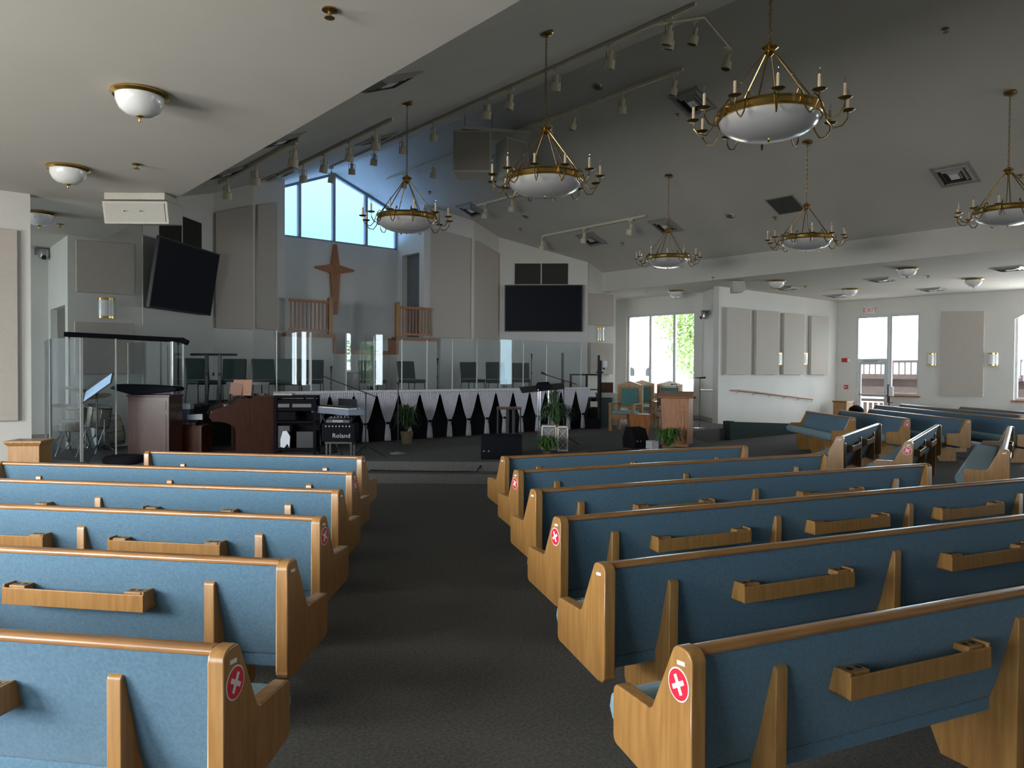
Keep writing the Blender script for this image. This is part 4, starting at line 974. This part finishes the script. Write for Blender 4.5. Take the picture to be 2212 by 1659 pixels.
# microphone stands
def mic_round(x, Y, top, label, z=.3, group='upright microphone stands'):
    p = gx(x, Y, z); t = thing('microphone_stand', label, 'microphone stand', p, RB, group)
    m = MB(); m.lathe([(.14, 0), (.14, .012), (.03, .03), (.012, .04)], n=24); m.build('round_base', GREY if z < .5 else BLACK, t)
    h = top - z; m = MB(); m.tube([(0, 0, .02), (0, 0, h-.14)], .009, 8); m.tube([(0, 0, h*.55), (0, 0, h*.6)], .016, 8); m.build('pole', BLACK, t)
    m = MB(); m.tube([(0, 0, h-.14), (.0, .01, h-.03)], [.012, .02], 10); m.ball((0, .01, h-.01), .026, 6); m.build('microphone', BLACK, t)
mic_round(860, 13.15, zy(828, 13.15), 'upright microphone stand on a shiny round base, alone before the drapes')
def boom(x, Y, zt, dxa, dza, dxb, dzb, label, z=.3):
    p = gx(x, Y, z); t = thing('boom_microphone_stand', label, 'microphone stand', p, RB, 'boom microphone stands')
    h = zt-z; m = MB(); m.tube([(0, 0, .1), (0, 0, h)], .010, 8)
    for k in range(3):
        a = 2*PI*k/3+.3; m.tube([(0, 0, .22), (.33*math.cos(a), .33*math.sin(a), .015)], .010, 6)
    m.build('tripod', BLACK, t)
    m = MB(); m.tube([(dxa, 0, h+dza), (dxb, 0, h+dzb)], .008, 8); m.ball((0, 0, h), .02, 5); m.build('boom_arm', BLACK, t)
    m = MB(); m.tube([(dxa, 0, h+dza), (dxa-.09, 0, h+dza+.04)], [.012, .02], 8); m.ball((dxa-.1, 0, h+dza+.045), .026, 6); m.build('microphone', BLACK, t)
boom(790, 12.4, zy(851, 12.4), -.70, .27, .17, -.06, 'boom microphone stand reaching over the stage piano')
boom(1218, 14.7, zy(822, 14.7), -.33, .11, .26, -.07, 'boom microphone stand by the large fern')
for x, yt, lb in ((945, 775, 'slim microphone stand behind the clear screens, left of the paired chairs'), (1024, 783, 'microphone stand in front of the middle loft chair'), (1075, 785, 'microphone stand over the lower green chair'), (1148, 765, 'tall microphone stand right of the last loft chair'), (715, 792, 'microphone stand behind the stage piano boom')):
    Y = 14.1/(.765-.644*(x-CX)/F); mic_round(x, Y, zy(yt, Y, x), lb, z=1.065, group='loft microphone stands')
for x, yt, lb in ((803, 748, 'thick black pole on the loft behind the edge of the third clear screen'), (1215, 762, 'thick black pole on the loft near the black railing')):
    u = 14.1; Y = u/(.765-.644*(x-CX)/F); p = gx(x, Y, 1.06); h = zy(yt, Y, x)-1.06
    t = thing('pole_stand', lb, 'stand', p, RB, 'thick black poles on the loft')
    m = MB(); m.tube([(0, 0, .02), (0, 0, h)], .035, 10); m.build('pole', BLACK, t)
    m = MB(); m.bx(-.2, .2, -.2, .2, 0, .02); m.build('base_plate', BLACK, t)
# crossbar stand at left
p = gx(460, 14.35, 1.06); t = thing('crossbar_stand', 'black two-pole stand with a long crossbar left of the drapes', 'stand', p, RB)
h = zy(766, 14.35, 460)-1.06
m = MB(); m.tube([(-.43, 0, h), (.46, 0, h)], .022, 8); m.build('crossbar', BLACK, t)
for x in (-.12, .13):
    m = MB(); m.bx(x-.03, x+.03, -.02, .02, .02, h); m.bx(x-.03, x+.03, -.25, .25, 0, .03); m.build('pole', BLACK, t)
for x in (-.3, -.12, .13, .02): 
    m = MB(); m.lathe([(.02, -.03), (.02, .03)], (x, -.03, h*.62), 8); m.build('clamp', BLACK, t)
# loft chairs
def loft_chair():
    t = thing('choir_chair', '', 'chair', group='green upholstered choir chairs')
    m = MB(); m.prism([(-.24, .42), (.22, .42), (.25, .45), (.22, .49), (-.24, .485)], -.24, .24, 'yz'); m.build('seat', CHG, t, .02)
    m = MB(); m.prism([(.20, .50), (.25, .50), (.33, .90), (.31, .93), (.28, .92)], -.235, .235, 'yz'); m.build('backrest', CHG, t, .02)
    for sx in (-1, 1):
        m = MB(); m.tube([(sx*.22, -.20, .42), (sx*.235, -.25, .01)], .011, 6); m.build('leg', BLACK, t)
        m = MB(); m.tube([(sx*.22, .33, .88), (sx*.225, .22, .45), (sx*.235, .30, .01)], .011, 6); m.build('leg', BLACK, t)
    m = MB(); m.tube([(-.22, -.2, .41), (.22, -.2, .41)], .009, 6); m.tube([(-.22, .2, .41), (.22, .2, .41)], .009, 6); m.build('seat_frame', BLACK, t)
    return t
lc = loft_chair(); lcf = [True]
for x, u, z, a, lb in ((440, 15.25, 1.06, 1.2, 'green choir chair behind the black crossbar stand, nearest the drums'), (500, 15.35, 1.06, .3, 'green choir chair at the back behind the organ'),
                       (580, 14.8, 1.06, 1.0, 'green choir chair standing clear left of the first acrylic screen'), (626, 14.2, 1.06, .5, 'green choir chair behind the first clear screen, set low'),
                       (672, 15.2, 1.06, .3, 'green choir chair seen through the second clear screen'), (806, 15.2, 1.06, .9, 'green choir chair beside the left thick black pole'),
                       (890, 15.2, 1.06, 1.0, 'green choir chair below the right balustrade'), (1022, 15.2, 1.06, .75, 'left chair of the three clustered under the flat screen'),
                       (1072, 14.4, 1.06, .3, 'middle and lowest-looking chair of the three under the flat screen'), (1126, 15.2, 1.06, .2, 'right chair of the three clustered under the flat screen')):
    Y = u/(.765-.644*(x-CX)/F); p = gx(x, Y, z if z > 1 else 1.06)
    place(lc, lcf, p, RB + a*.8 - .1, lb)
p = gx(545, 14.2, 1.06); t = thing('side_table', 'low dark table between the loft chairs behind the organ', 'table', p, RB)
m = MB(); m.bx(-.4, .4, -.25, .25, .42, .47); m.build('table_top', BLACK, t)
for x in (-.36, .36):
    for y in (-.2, .2): m = MB(); m.bx(x-.02, x+.02, y-.02, y+.02, 0, .42); m.build('leg', BLACK, t)
# portable stairs with black railing at right end of the drapes
p = G(2.05, 19.1, .3); t = thing('portable_steps', 'black portable steps with tall black railings at the right end of the drapes', 'steps', p, RB+.1)
m = MB()
for k in range(3): m.bx(-.25, .20, -.1+.28*k, .18+.28*k, 0, .25*(k+1))
m.build('treads', BLACKF, t)
m = MB()
for x, y, h in ((.16, -.05, 1.88), (.25, .15, 1.75), (-.10, .2, 1.4), (-.5, .3, 1.4)): m.bx(x-.025, x+.025, y-.025, y+.025, 0, h)
m.bx(-.5, .18, .18, .22, 1.36, 1.40); m.bx(-.5, .18, .18, .22, .98, 1.01); m.bx(.14, .28, -.05, .15, 1.42, 1.46); m.build('railing', BLACK, t)
m = MB(); m.bx(-.06, .12, -.12, -.10, .56, .70); m.build('pale_tread_face', PANEL, t)
# small cabinet with dark monitor
p = gx(1312, 20.2); t = thing('storage_cabinet', 'low beige cabinet behind the left pulpit chair', 'cabinet', p, RB)
m = MB(); m.bx(-.26, .3, 0, .5, 0, .86); m.build('body', PANEL, t, .01)
m = MB(); m.bx(-.28, .32, -.02, .52, .86, .885); m.build('top_board', WALL, t, .004)
m = MB(); m.bx(-.22, .16, 0, .06, 0.0, .28); o = m.build('monitor', MAHOG, None, .004); o.location = gx(1312, 20.3, 1.187); o.rotation_euler = (0, 0, RB); tag(o, 'dark flat monitor on the low beige cabinet', 'monitor')
p = pw(1296, 787, *WCR); t = thing('soap_dispenser', 'small white wall dispenser on the lower panel behind the railing', 'dispenser', (p.x, p.y-.1205, p.z), PI)
m = MB(); m.bx(-.09, .09, .0, .10, -.10, .10); m.build('housing', WHITE, t, .015)
m = MB(); m.bx(-.02, .02, .03, .06, -.16, -.10); m.build('nozzle', BLACK, t)
# pulpit chairs
def pulpit_chair(x, Y, rz, label):
    p = gx(x, Y); t = thing('pulpit_chair', label, 'chair', p, rz, 'oak pulpit chairs with teal upholstery')
    for sx in (-1, 1):
        m = MB(); m.bx(sx*.30-.035, sx*.30+.035, -.30, -.23, 0, .66); m.build('leg', OAK, t, .006)
        m = MB(); m.bx(sx*.30-.035, sx*.30+.035, .22, .29, 0, 1.14); m.build('leg', OAK, t, .006)
        m = MB(); m.bx(sx*.30-.045, sx*.30+.045, -.34, .24, .66, .69); m.build('armrest', OAK, t, .008)
    m = MB(); m.bx(-.30, .30, -.29, -.25, .30, .42); m.bx(-.30, .30, .23, .27, .30, .42); m.bx(-.31, -.28, -.28, .25, .30, .42); m.bx(.28, .31, -.28, .25, .30, .42); m.build('seat_frame', OAK, t)
    m = MB(); m.bx(-.27, .27, -.30, .22, .42, .50); m.build('seat', FABW, t, .03)
    m = MB(); m.bx(-.265, .265, .22, .27, .56, .62); m.prism([(-.335, 1.08), (.335, 1.08), (.335, 1.13), (0, 1.23), (-.335, 1.13)], .215, .285, 'xz'); m.bx(-.265, .265, .235, .255, .62, 1.08); m.build('back_frame', OAK, t, .006)
    m = MB(); m.bx(-.225, .225, .195, .235, .62, 1.05); m.build('backrest', CHG if False else pm('teal_upholstery', (.10, .24, .24), (.07, .18, .18), scale=60, rough=.9), t, .015)
pulpit_chair(1353, 18.4, RB-.55, 'large gabled pulpit chair left of the pulpit')
pulpit_chair(1385, 20.6, RB-.3, 'gabled pulpit chair mostly hidden behind the large left one')
pulpit_chair(1444, 19.6, RB-.35, 'gabled pulpit chair directly behind the pulpit')
# small communion stand
p = gx(1380, 17.0); t = thing('wooden_stand', 'small tapered reddish stand with a white cloth beside the pulpit chair', 'stand', p, RB)
m = MB(); vs = [(-.19,-.16,0),(.19,-.16,0),(.19,.16,0),(-.19,.16,0),(-.25,-.2,.50),(.25,-.2,.50),(.25,.2,.50),(-.25,.2,.50)]
m.add(vs, [(3,2,1,0),(4,5,6,7),(0,1,5,4),(1,2,6,5),(2,3,7,6),(3,0,4,7)]); m.build('body', OAKR, t, .006)
m = MB(); m.lathe([(.12, 0), (.12, .015), (.02, .03), (.001, .03)], (.1, 0, .50), 20); o = m.build('white_cloth', PAPER, t)
# pulpit
p = gx(1462, 14.6); t = thing('pulpit', 'tall oak pulpit with a sloped top and gooseneck microphone', 'pulpit', p, RB-.28)
m = MB(); vs = [(-.27,-.0,0.04),(.20,-.0,.04),(.30,.42,.04),(-.34,.42,.04),(-.30,-.03,.95),(.24,-.03,.95),(.30,.42,1.04),(-.34,.42,1.04)]
m.add(vs, [(3,2,1,0),(4,5,6,7),(0,1,5,4),(1,2,6,5),(2,3,7,6),(3,0,4,7)]); m.build('body', OAKR, t, .006)
m = MB(); m.bx(-.28, .22, -.02, .44, 0, .05); m.build('plinth', OAK, t, .004)
M = Matrix.Translation((-.02, .2, 1.0)) @ Matrix.Rotation(.19, 4, 'X'); m = MB(); m.bx(-.34, .34, -.25, .27, 0, .03, M); m.build('top_board', OAKR, t, .006)
m = MB(); m.bx(.12, .14, -.035, -.012, .35, .85); m.bx(.02, .24, -.045, -.02, .72, .75); m.build('applied_cross', OAK, t)
m = MB(); m.tube([(0, .3, 1.03), (0, .3, 1.15), (-.03, .26, 1.22), (-.1, .2, 1.22)], .007, 6); m.ball((-.11, .19, 1.22), .018, 5); m.build('gooseneck_microphone', BLACK, t)
# slim lamp stand
p = gx(1512, 19.4); t = thing('floor_stand', 'thin black stand with a small top arm and pale round base right of the pulpit', 'stand', p, RB)
m = MB(); m.lathe([(.16, 0), (.16, .012), (.02, .03)], n=24); m.build('round_base', STEEL, t)
m = MB(); m.tube([(0, 0, .02), (0, 0, 1.30)], .011, 8); m.build('pole', BLACK, t)
m = MB(); m.tube([(-.13, 0, 1.31), (.14, 0, 1.32)], [.01, .025], 8); m.build('top_arm', BLACK, t)
# wedge monitors
def wedge(x, Y, w, d, h, rz, label, ry=0):
    p = gx(x, Y); t = thing('floor_monitor', label, 'loudspeaker', p, RB+rz, 'black wedge floor monitors')
    M = Matrix.Rotation(ry, 4, 'Y')
    m = MB(); pr = [(0, .0), (d, 0), (d*1.05, h*.45), (d*.8, h), (d*.25, h*.92), (-.03, h*.3)]; m.prism(pr, -w/2, w/2, 'yz', M); m.build('cabinet', BLACKF, t, .012)
    m = MB(); m.add([(-w/2+.05, d*1.045, h*.48), (w/2-.05, d*1.045, h*.48), (w/2-.05, d*.815, h*.98), (-w/2+.05, d*.815, h*.98)], [(0, 1, 2, 3)], Matrix.Translation((0, .006, .004)) @ M); m.build('grille', GRILLE, t)
    m = MB()
    for q in (-.05, .03): m.tube([(-w/2+.1+q, -.02, h*.35), (-w/2+.1+q, -.035, h*.35)], .014, 8, M=M)
    m.build('input_sockets', STEEL, t)
wedge(1084, 12.35, .68, .46, .40, .0, 'large black wedge monitor at the platform edge by the aisle')
wedge(1387, 14.3, .36, .34, .40, .55, 'smaller black wedge monitor left of the pulpit fern')
m = MB(); m.box((0, 0, .08), (.16, .2, .16)); o = m.build('power_box', pm('pale_grey', (.5, .5, .52), None), None, .01); o.location = gx(1410, 14.15); o.rotation_euler = (0, 0, RB+.4); tag(o, 'pale grey box between the smaller wedge monitor and the fern', 'box')
m = MB(); m.tube([gx(1378, 14.0, .31), gx(1350, 13.9, .308), gx(1315, 13.8, .308), gx(1290, 13.6, .308), gx(1268, 13.5, .308)], .009, 6); tag(m.build('cable', BLACK), 'black cable running left from the smaller wedge monitor', 'cable')
m = MB(); m.tube([gx(800, 11.95, .165), gx(850, 11.93, .16), (gx(900, 11.9, .16)), gx(960, 11.88, .16), gx(985, 11.85, .16), gx(1010, 11.9, .16), gx(1030, 11.86, .16), gx(1040, 12.0, .25), gx(1044, 12.2, .31)], .012, 6); tag(m.build('cable', BLACK), 'black cable lying along the lower step across the aisle', 'cable')
# black high table
p = gx(1100, 15.0); t = thing('high_table', 'narrow dark table on thin legs behind the large wedge monitor', 'table', p, RB)
m = MB(); m.bx(-.25, .25, -.2, .2, .70, .74); m.build('table_top', MAHOG, t, .004)
for x in (-.23, .23):
    for y in (-.17, .17): m = MB(); m.bx(x-.012, x+.012, y-.012, y+.012, 0, .70); m.build('leg', BLACK, t)
m = MB(); m.bx(-.06, -.0, .0, .03, 0, .7); m.bx(.06, .12, 0, .03, 0, .7); m.build('centre_posts', BLACK, t)
# acrylic lectern with dark top
p = gx(1176, 14.3); t = thing('acrylic_lectern', 'clear lectern on slim steel posts with a dark glass top', 'lectern', p, RB+.1)
for x, y in ((-.14, -.15), (.06, -.15), (-.06, .15), (-.1, .15)):
    m = MB(); m.tube([(x, y, 0), (x, y, 1.12)], .008, 8); m.build('post', CHROME, t)
m = MB(); m.bx(-.16, .10, -.165, -.158, .1, .95); m.build('clear_front', ACRYL, t)
M = Matrix.Translation((0, 0, 1.14)) @ Matrix.Rotation(-.10, 4, 'Y') @ Matrix.Rotation(.22, 4, 'X')
m = MB(); m.bx(-.46, .36, -.2, .22, 0, .015, M); m.build('glass_top', BLACK, t)
m = MB(); m.prism([(-.16, .02), (.15, .02), (.11, .09), (-.11, .10)], -.1, .12, 'xz', M); o = m.build('open_folder', BLACKF, t)
# plants
def fern(label, x, Y, z, r, h, n, mat, pot=None, seed=1, rz0=0, stalk=.5):
    rr = random.Random(seed); p = gx(x, Y, z); t = thing('potted_fern', label, 'plant', p, 0)
    pz_ = pot[1] if pot else 0.0
    if pot:
        m = MB(); m.lathe([(pot[0]*.75, 0), (pot[0], pot[1]), (pot[0]*.9, pot[1]), (pot[0]*.85, pot[1]-.03), (.001, pot[1]-.03)], n=20); m.build('pot', POT, t)
    m = MB()
    for i in range(n):
        a = rr.uniform(0, 2*PI); R = r*rr.uniform(.55, 1.05); H = h*rr.uniform(.35, 1.0); dr = rr.uniform(.55, .92); R = R*(.45+.55*dr); w = rr.uniform(.010, .02); k = 7
        pts = []
        for j in range(k+1):
            s = j/k; rad = R*(s**.85); z_ = pz_ + H*math.sin(PI*s*dr) + .01
            pts.append((rad, z_))
        c, s_ = math.cos(a), math.sin(a); vs = []; fs = []
        for j, (rad, z_) in enumerate(pts):
            ww = w*(1-.85*(j/k))+.002
            vs += [(c*rad - s_*ww, s_*rad + c*ww, z_), (c*rad + s_*ww, s_*rad - c*ww, z_+.004)]
        for j in range(k): fs.append((2*j, 2*j+1, 2*j+3, 2*j+2))
        m.add(vs, fs)
    m.build('foliage', mat, t, smooth=60)
fern('large spreading fern on the lattice stands beside the clear lectern', 1203, 13.9, .765, .40, .40, 260, LEAFD, seed=2)
fern('bright spider plant on the floor below the lattice stands', 1183, 13.0, .3, .30, .27, 170, LEAF, (.08, .06), seed=3)
fern('leafy fern on the floor beside the pulpit foot', 1446, 13.85, .3, .33, .34, 240, LEAF, (.12, .08), seed=4)
fern('dark potted palm in front of the drapes behind the lone microphone stand', 879, 14.9, .3, .34, .55, 170, LEAFD, (.13, .24), seed=5)
fern('dark fern standing higher behind the lattice stands', 1197, 15.6, .3, .26, .62, 60, LEAFD, (.12, .5), seed=6)
def lattice(x, Y, w, label):
    p = gx(x, Y); t = thing('lattice_stand', label, 'plant stand', p, RB, 'ivory lattice plant stands'); h = .46
    m = MB(); m.bx(-w/2, w/2, -w/2, w/2, h-.03, h); m.build('stand_top', LATT, t, .003)
    m = MB()
    for sx in (-1, 1):
        for sy in (-1, 1): m.bx(sx*w/2-.012, sx*w/2+.012, sy*w/2-.012, sy*w/2+.012, 0, h-.03)
    m.bx(-w/2, w/2, -w/2-.01, -w/2+.01, .0, .03); m.bx(-w/2, w/2, w/2-.01, w/2+.01, .0, .03); m.build('corner_posts', LATT, t)
    m = MB()
    for sy in (-1, 1):
        for k in (0, 1):
            a = (-w/2, sy*w/2, .02+k*.2); b = (w/2, sy*w/2, .22+k*.2); m.tube([a, b], .006, 4); m.tube([(w/2, sy*w/2, .02+k*.2), (-w/2, sy*w/2, .22+k*.2)], .006, 4)
            m.tube([(sy*w/2, -w/2, .02+k*.2), (sy*w/2, w/2, .22+k*.2)], .006, 4); m.tube([(sy*w/2, w/2, .02+k*.2), (sy*w/2, -w/2, .22+k*.2)], .006, 4)
    m.build('lattice_panels', LATT, t)
    m = MB(); m.bx(-w/2+.02, w/2-.02, -w/2+.02, w/2-.02, .03, h-.04); m.build('inner_liner', GREY, t)
lattice(1186, 13.95, .25, 'left ivory lattice plant stand under the large fern')
lattice(1216, 13.75, .17, 'right narrower ivory lattice plant stand under the large fern')
# pedestals and sanitiser
def pedestal(loc, rz, w, d, h, label):
    t = thing('oak_pedestal', label, 'pedestal', loc, rz, 'plain oak pedestals')
    m = MB(); m.bx(-w/2, w/2, -d/2, d/2, 0, h-.06); m.build('body', OAK, t, .004)
    m = MB(); vs = []; a, b = w/2, d/2; e = .03
    m.add([(-a,-b,h-.06),(a,-b,h-.06),(a,b,h-.06),(-a,b,h-.06),(-a-e,-b-e,h-.02),(a+e,-b-e,h-.02),(a+e,b+e,h-.02),(-a-e,b+e,h-.02),(-a-e,-b-e,h),(a+e,-b-e,h),(a+e,b+e,h),(-a-e,b+e,h)],
          [(0,1,5,4),(1,2,6,5),(2,3,7,6),(3,0,4,7),(4,5,9,8),(5,6,10,9),(6,7,11,10),(7,4,8,11),(8,9,10,11)]); m.build('cap', OAK, t)
pedestal(gx(63, 8.75, 0), RB+.15, .34, .3, .93, 'short oak pedestal at the left edge before the corner wall')
pedestal((24.35, 11.85, 0), 0, .45, .45, .84, 'oak pedestal in the far corner beside the exit door')
p = gx(1921, 23.2, 0); t = thing('dispenser_stand', 'white dispenser on a black pole by the exit door', 'dispenser', p, RB+.8)
m = MB(); m.tube([(0, 0, .02), (0, 0, 1.1)], .02, 8); m.lathe([(.2, 0), (.2, .02), (.02, .03)], n=20); m.build('pole_and_base', BLACK, t)
m = MB(); m.bx(-.08, .08, .0, .03, .85, 1.42); m.bx(-.08, .08, -.1, .0, .84, .87); m.build('back_plate', BLACK, t)
m = MB(); m.bx(-.065, .065, -.12, .0, 1.05, 1.35); m.build('dispenser_body', WHITE, t, .01)
m = MB(); m.lathe([(.001, 0), (.16, .04), (.2, .12), (.14, .2), (.05, .22)], n=16); o = m.build('black_bag', BLACKF, None, .01); o.location = gx(1850, 21.4, 0) + Vector((0, 0, .0)); tag(o, 'small black bag top showing behind the second far-block pew', 'bag'); o.scale = (1.3, 1.3, 3.8)
# ------------------------------------------------------------------ outdoors
m = MB(); m.bx(V1+.2, 70, -45, 70, -.7, -.45); m.bx(-45, V1+.2, 20.2, 70, -.7, -.45); o = m.build('outdoor_ground', CONC); struct(o)
m = MB(); m.bx(-45, V0-.2, -45, 20.2, -.7, -.45); m.bx(V0-.2, V1+.2, -45, U0-.2, -.7, -.45); o = m.build('unseen_dark_ground', pm('dark_ground', (.09, .13, .05), (.06, .09, .035), scale=20, rough=.95)); struct(o)  # unseen ground added dark to cut daylight bounced onto the left ceiling
m = MB(); m.bx(V1+.19, V1+4.5, 7, 14, -.4, -.02); struct(m.build('floor_landing', CONC))
t = thing('deck_railing', 'white slatted railing just outside the exit door', 'railing', (V1+2.2, 11.6, -.02), PI/2)
m = MB(); m.bx(-2.2, 1.6, -.03, .03, .86, .93); m.bx(-2.2, 1.6, -.03, .03, .72, .76); m.build('rails', WHITE, t)
for i in range(20): m = MB(); x = -2.1+i*.19; m.bx(x, x+.04, -.02, .02, 0, .72); m.build('slat', WHITE, t)
t = thing('wooden_deck', 'raised brown deck with a balustrade seen through the exit door', 'deck', (V1+9, 9.5, 0), 0)
m = MB(); m.bx(0, 6, -9, 9, .75, 1.15); m.bx(0, .12, -9, 9, 1.5, 1.72); m.build('platform', FENCE, t)
m = MB(); m.bx(0, .1, -9, 9, 2.22, 2.33)
for i in range(10): m.bx(-.02, .14, -9+2*i, -8.86+2*i, -.4, 2.3)
m.bx(.3, .36, -9, 9, -.4, 1.5); m.build('posts_and_rail', FENCE, t)
m = MB()
for i in range(70): m.bx(.03, .07, -8.9+i*.255, -8.85+i*.255, 1.7, 2.22)
m.build('balusters', FENCE, t)
t = thing('waste_bin', 'pale grey-blue wheeled bin outside the exit door', 'bin', (V1+5.2, 12.6, -.45), .2)
m = MB(); m.lathe([(.26, 0), (.33, 1.0), (.34, 1.0)], n=16); m.build('body', pm('bin_grey', (.45, .52, .60), None), t)
m = MB(); m.lathe([(.35, 1.0), (.36, 1.05), (.001, 1.14)], n=16); m.build('lid', pm('bin_lid', (.30, .38, .48), None), t)
def tree(x, y, h, r, label, seed, n=1500, name='tree', mat=LEAFO, trunk=True, z=-.45):
    rr = random.Random(seed); t = thing(name, label, 'tree' if trunk else 'shrub', (x, y, z), 0, 'trees outside the windows' if trunk else None)
    m = MB(); blobs = [(rr.uniform(-r, r)*.6, rr.uniform(-r, r)*.6, h*rr.uniform(.45 if trunk else .25, .95), r*rr.uniform(.4, .7)) for _ in range(14)]
    for i in range(n):
        b = blobs[i % 14]; d = Vector((rr.gauss(0, 1), rr.gauss(0, 1), rr.gauss(0, 1))).normalized()*b[3]*rr.uniform(.6, 1.05)
        c = Vector(b[:3]) + d; s = rr.uniform(.035, .08)*(r/2.2+.4); q = Vector((rr.gauss(0, 1), rr.gauss(0, 1), rr.gauss(0, 1))).normalized(); w_ = q.orthogonal().normalized()*s; k = q.cross(w_).normalized()*s*.6
        m.add([c-w_, c+k, c+w_, c-k], [(0, 1, 2, 3)])
    m.build('crown', mat, t, smooth=10)
    if trunk:
        m = MB(); m.tube([(0, 0, 0), (.1, 0, h*.4), (.0, .1, h*.75)], [.18, .13, .06], 8)
        for b in blobs[:6]: m.tube([(.08, 0, h*.4), b[:3]], [.06, .02], 5)
        m.build('trunk', BARK, t)
tree(27.5, 19.5, 6.5, 2.6, 'leafy green tree filling the right panes of the alcove window', 11, 9000)
tree(25.0, 15.6, 4.4, 1.7, 'smaller sunny tree in the right pane of the alcove window', 12, 4500)
tree(V1+3.8, 4.6, 4.5, 1.8, 'yellow-green tree outside the arched window at right', 13, 4500)
tree(V1+5.8, 9.9, 1.4, 1.0, 'agave-like green shrub beyond the white railing', 14, 500, 'green_shrub', LEAFO, False)
tree(V0-6, 5.5, 7, 2.5, 'bare-looking tree outside the left windows', 15, 1200)
tree(V0-7, 15, 7, 2.5, 'tree outside the left passage window', 16, 1200)
t = thing('brick_building', 'distant pale brick building with arched windows through the alcove window', 'building', (52, 52, -1.9), -.5)
m = MB(); m.bx(-9, 9, 0, 6, 0, 3.0); m.build('lower_wall', BRICK, t)
m = MB(); m.bx(-9, 9, 0, 6, 3.0, 4.2); m.build('upper_wall', pm('pale_render', (.70, .68, .66), None), t)
for i in range(9):
    m = MB(); x = -7.6+i*1.9; m.prism([(x-.35, 3.2), (x+.35, 3.2)] + arc(x, 3.7, .35, 0, 180, 8), -.04, .02, 'xz'); m.build('window', BLACK, t)
# ------------------------------------------------------------------ sky, daylight, camera
sc = bpy.context.scene
w = bpy.data.worlds.new('sky'); sc.world = w; w.use_nodes = True; nt = w.node_tree; n = nt.nodes; l = nt.links; n.clear()
o = n.new('ShaderNodeOutputWorld'); bg = n.new('ShaderNodeBackground'); tc = n.new('ShaderNodeTexCoord'); sx = n.new('ShaderNodeSeparateXYZ'); rp = n.new('ShaderNodeValToRGB')
rp.color_ramp.elements[0].position = 0.17; rp.color_ramp.elements[0].color = (0.60, 0.85, 1.0, 1)
rp.color_ramp.elements[1].position = 0.31; rp.color_ramp.elements[1].color = (0.94, 0.97, 1.0, 1)
l.new(tc.outputs['Generated'], sx.inputs[0]); l.new(sx.outputs['Z'], rp.inputs[0]); l.new(rp.outputs[0], bg.inputs[0]); bg.inputs[1].default_value = 8.0
l.new(bg.outputs[0], o.inputs['Surface'])
def area(name, loc, d, sx_, sy_, power, col=(1, 1, 1), portal=False):
    L = bpy.data.lights.new(name, 'AREA'); L.shape = 'RECTANGLE'; L.size = sx_; L.size_y = sy_; L.energy = power; L.color = col
    if portal: L.cycles.is_portal = True
    ob = bpy.data.objects.new(name, L); C.objects.link(ob); ob.location = loc
    ob.rotation_euler = Vector(d).to_track_quat('-Z', 'Y').to_euler(); return ob
for u, pw_ in ((-0.9, 90), (2.8, 640), (6.5, 480)):
    area('daylight_left', (V0-.35, u+1.3, 2.05), (1, 0.0, -.7), 2.6, 2.3, pw_, (1.0, 0.975, 0.95))
for v in (V0+21.1, V0+24.4): area('daylight_rear', (v, U0-.35, 2.3), (.15, 1, .05), 2.0, 2.7, 130, (1.0, 0.97, 0.94))
area('daylight_left', (V0-.35, 14.9, 2.3), (1, 0, .1), 3.4, 2.7, 190, (0.88, 0.94, 1.0))
area('daylight_right', (V1+.35, 5.8, 2.3), (-1, .55, -.15), 2.8, 2.7, 260, (0.94, 0.97, 1.0))
area('portal_alcove', (AW+.3, 15.1, 2.3), (-1, 0, 0), 2.7, 2.7, 1, portal=True)
area('portal_door', (V1+.3, 10.8, 1.9), (-1, 0, 0), 2.1, 3.7, 1, portal=True)
area('portal_right', (V1+.3, 5.8, 2.3), (-1, 0, 0), 2.8, 2.7, 1, portal=True)
area('portal_right', (V1+.3, -.2, 2.3), (-1, 0, 0), 2.8, 2.7, 1, portal=True)
area('daylight_gable', (10, BW+1.6, 4.6), (0, -1, .75), 4.2, 1.4, 1100, (.42, .60, 1.0))
area('portal_gable', (10, BW+.4, 6.3), (0, -1, 0), 4.2, 2.3, 1, portal=True)
cd = bpy.data.cameras.new('camera'); cam = bpy.data.objects.new('camera', cd); C.objects.link(cam)
cd.sensor_width = 36; cd.lens = F/2212*36; cd.clip_end = 500
R = Matrix((AR, AU, -AF)).transposed().to_4x4(); R.translation = EYE; cam.matrix_world = R
sc.camera = cam
sc.view_settings.view_transform = 'Standard'; sc.view_settings.look = 'None'; sc.view_settings.gamma = 1; sc.view_settings.exposure = 0.25
sc.view_settings.use_curve_mapping = False
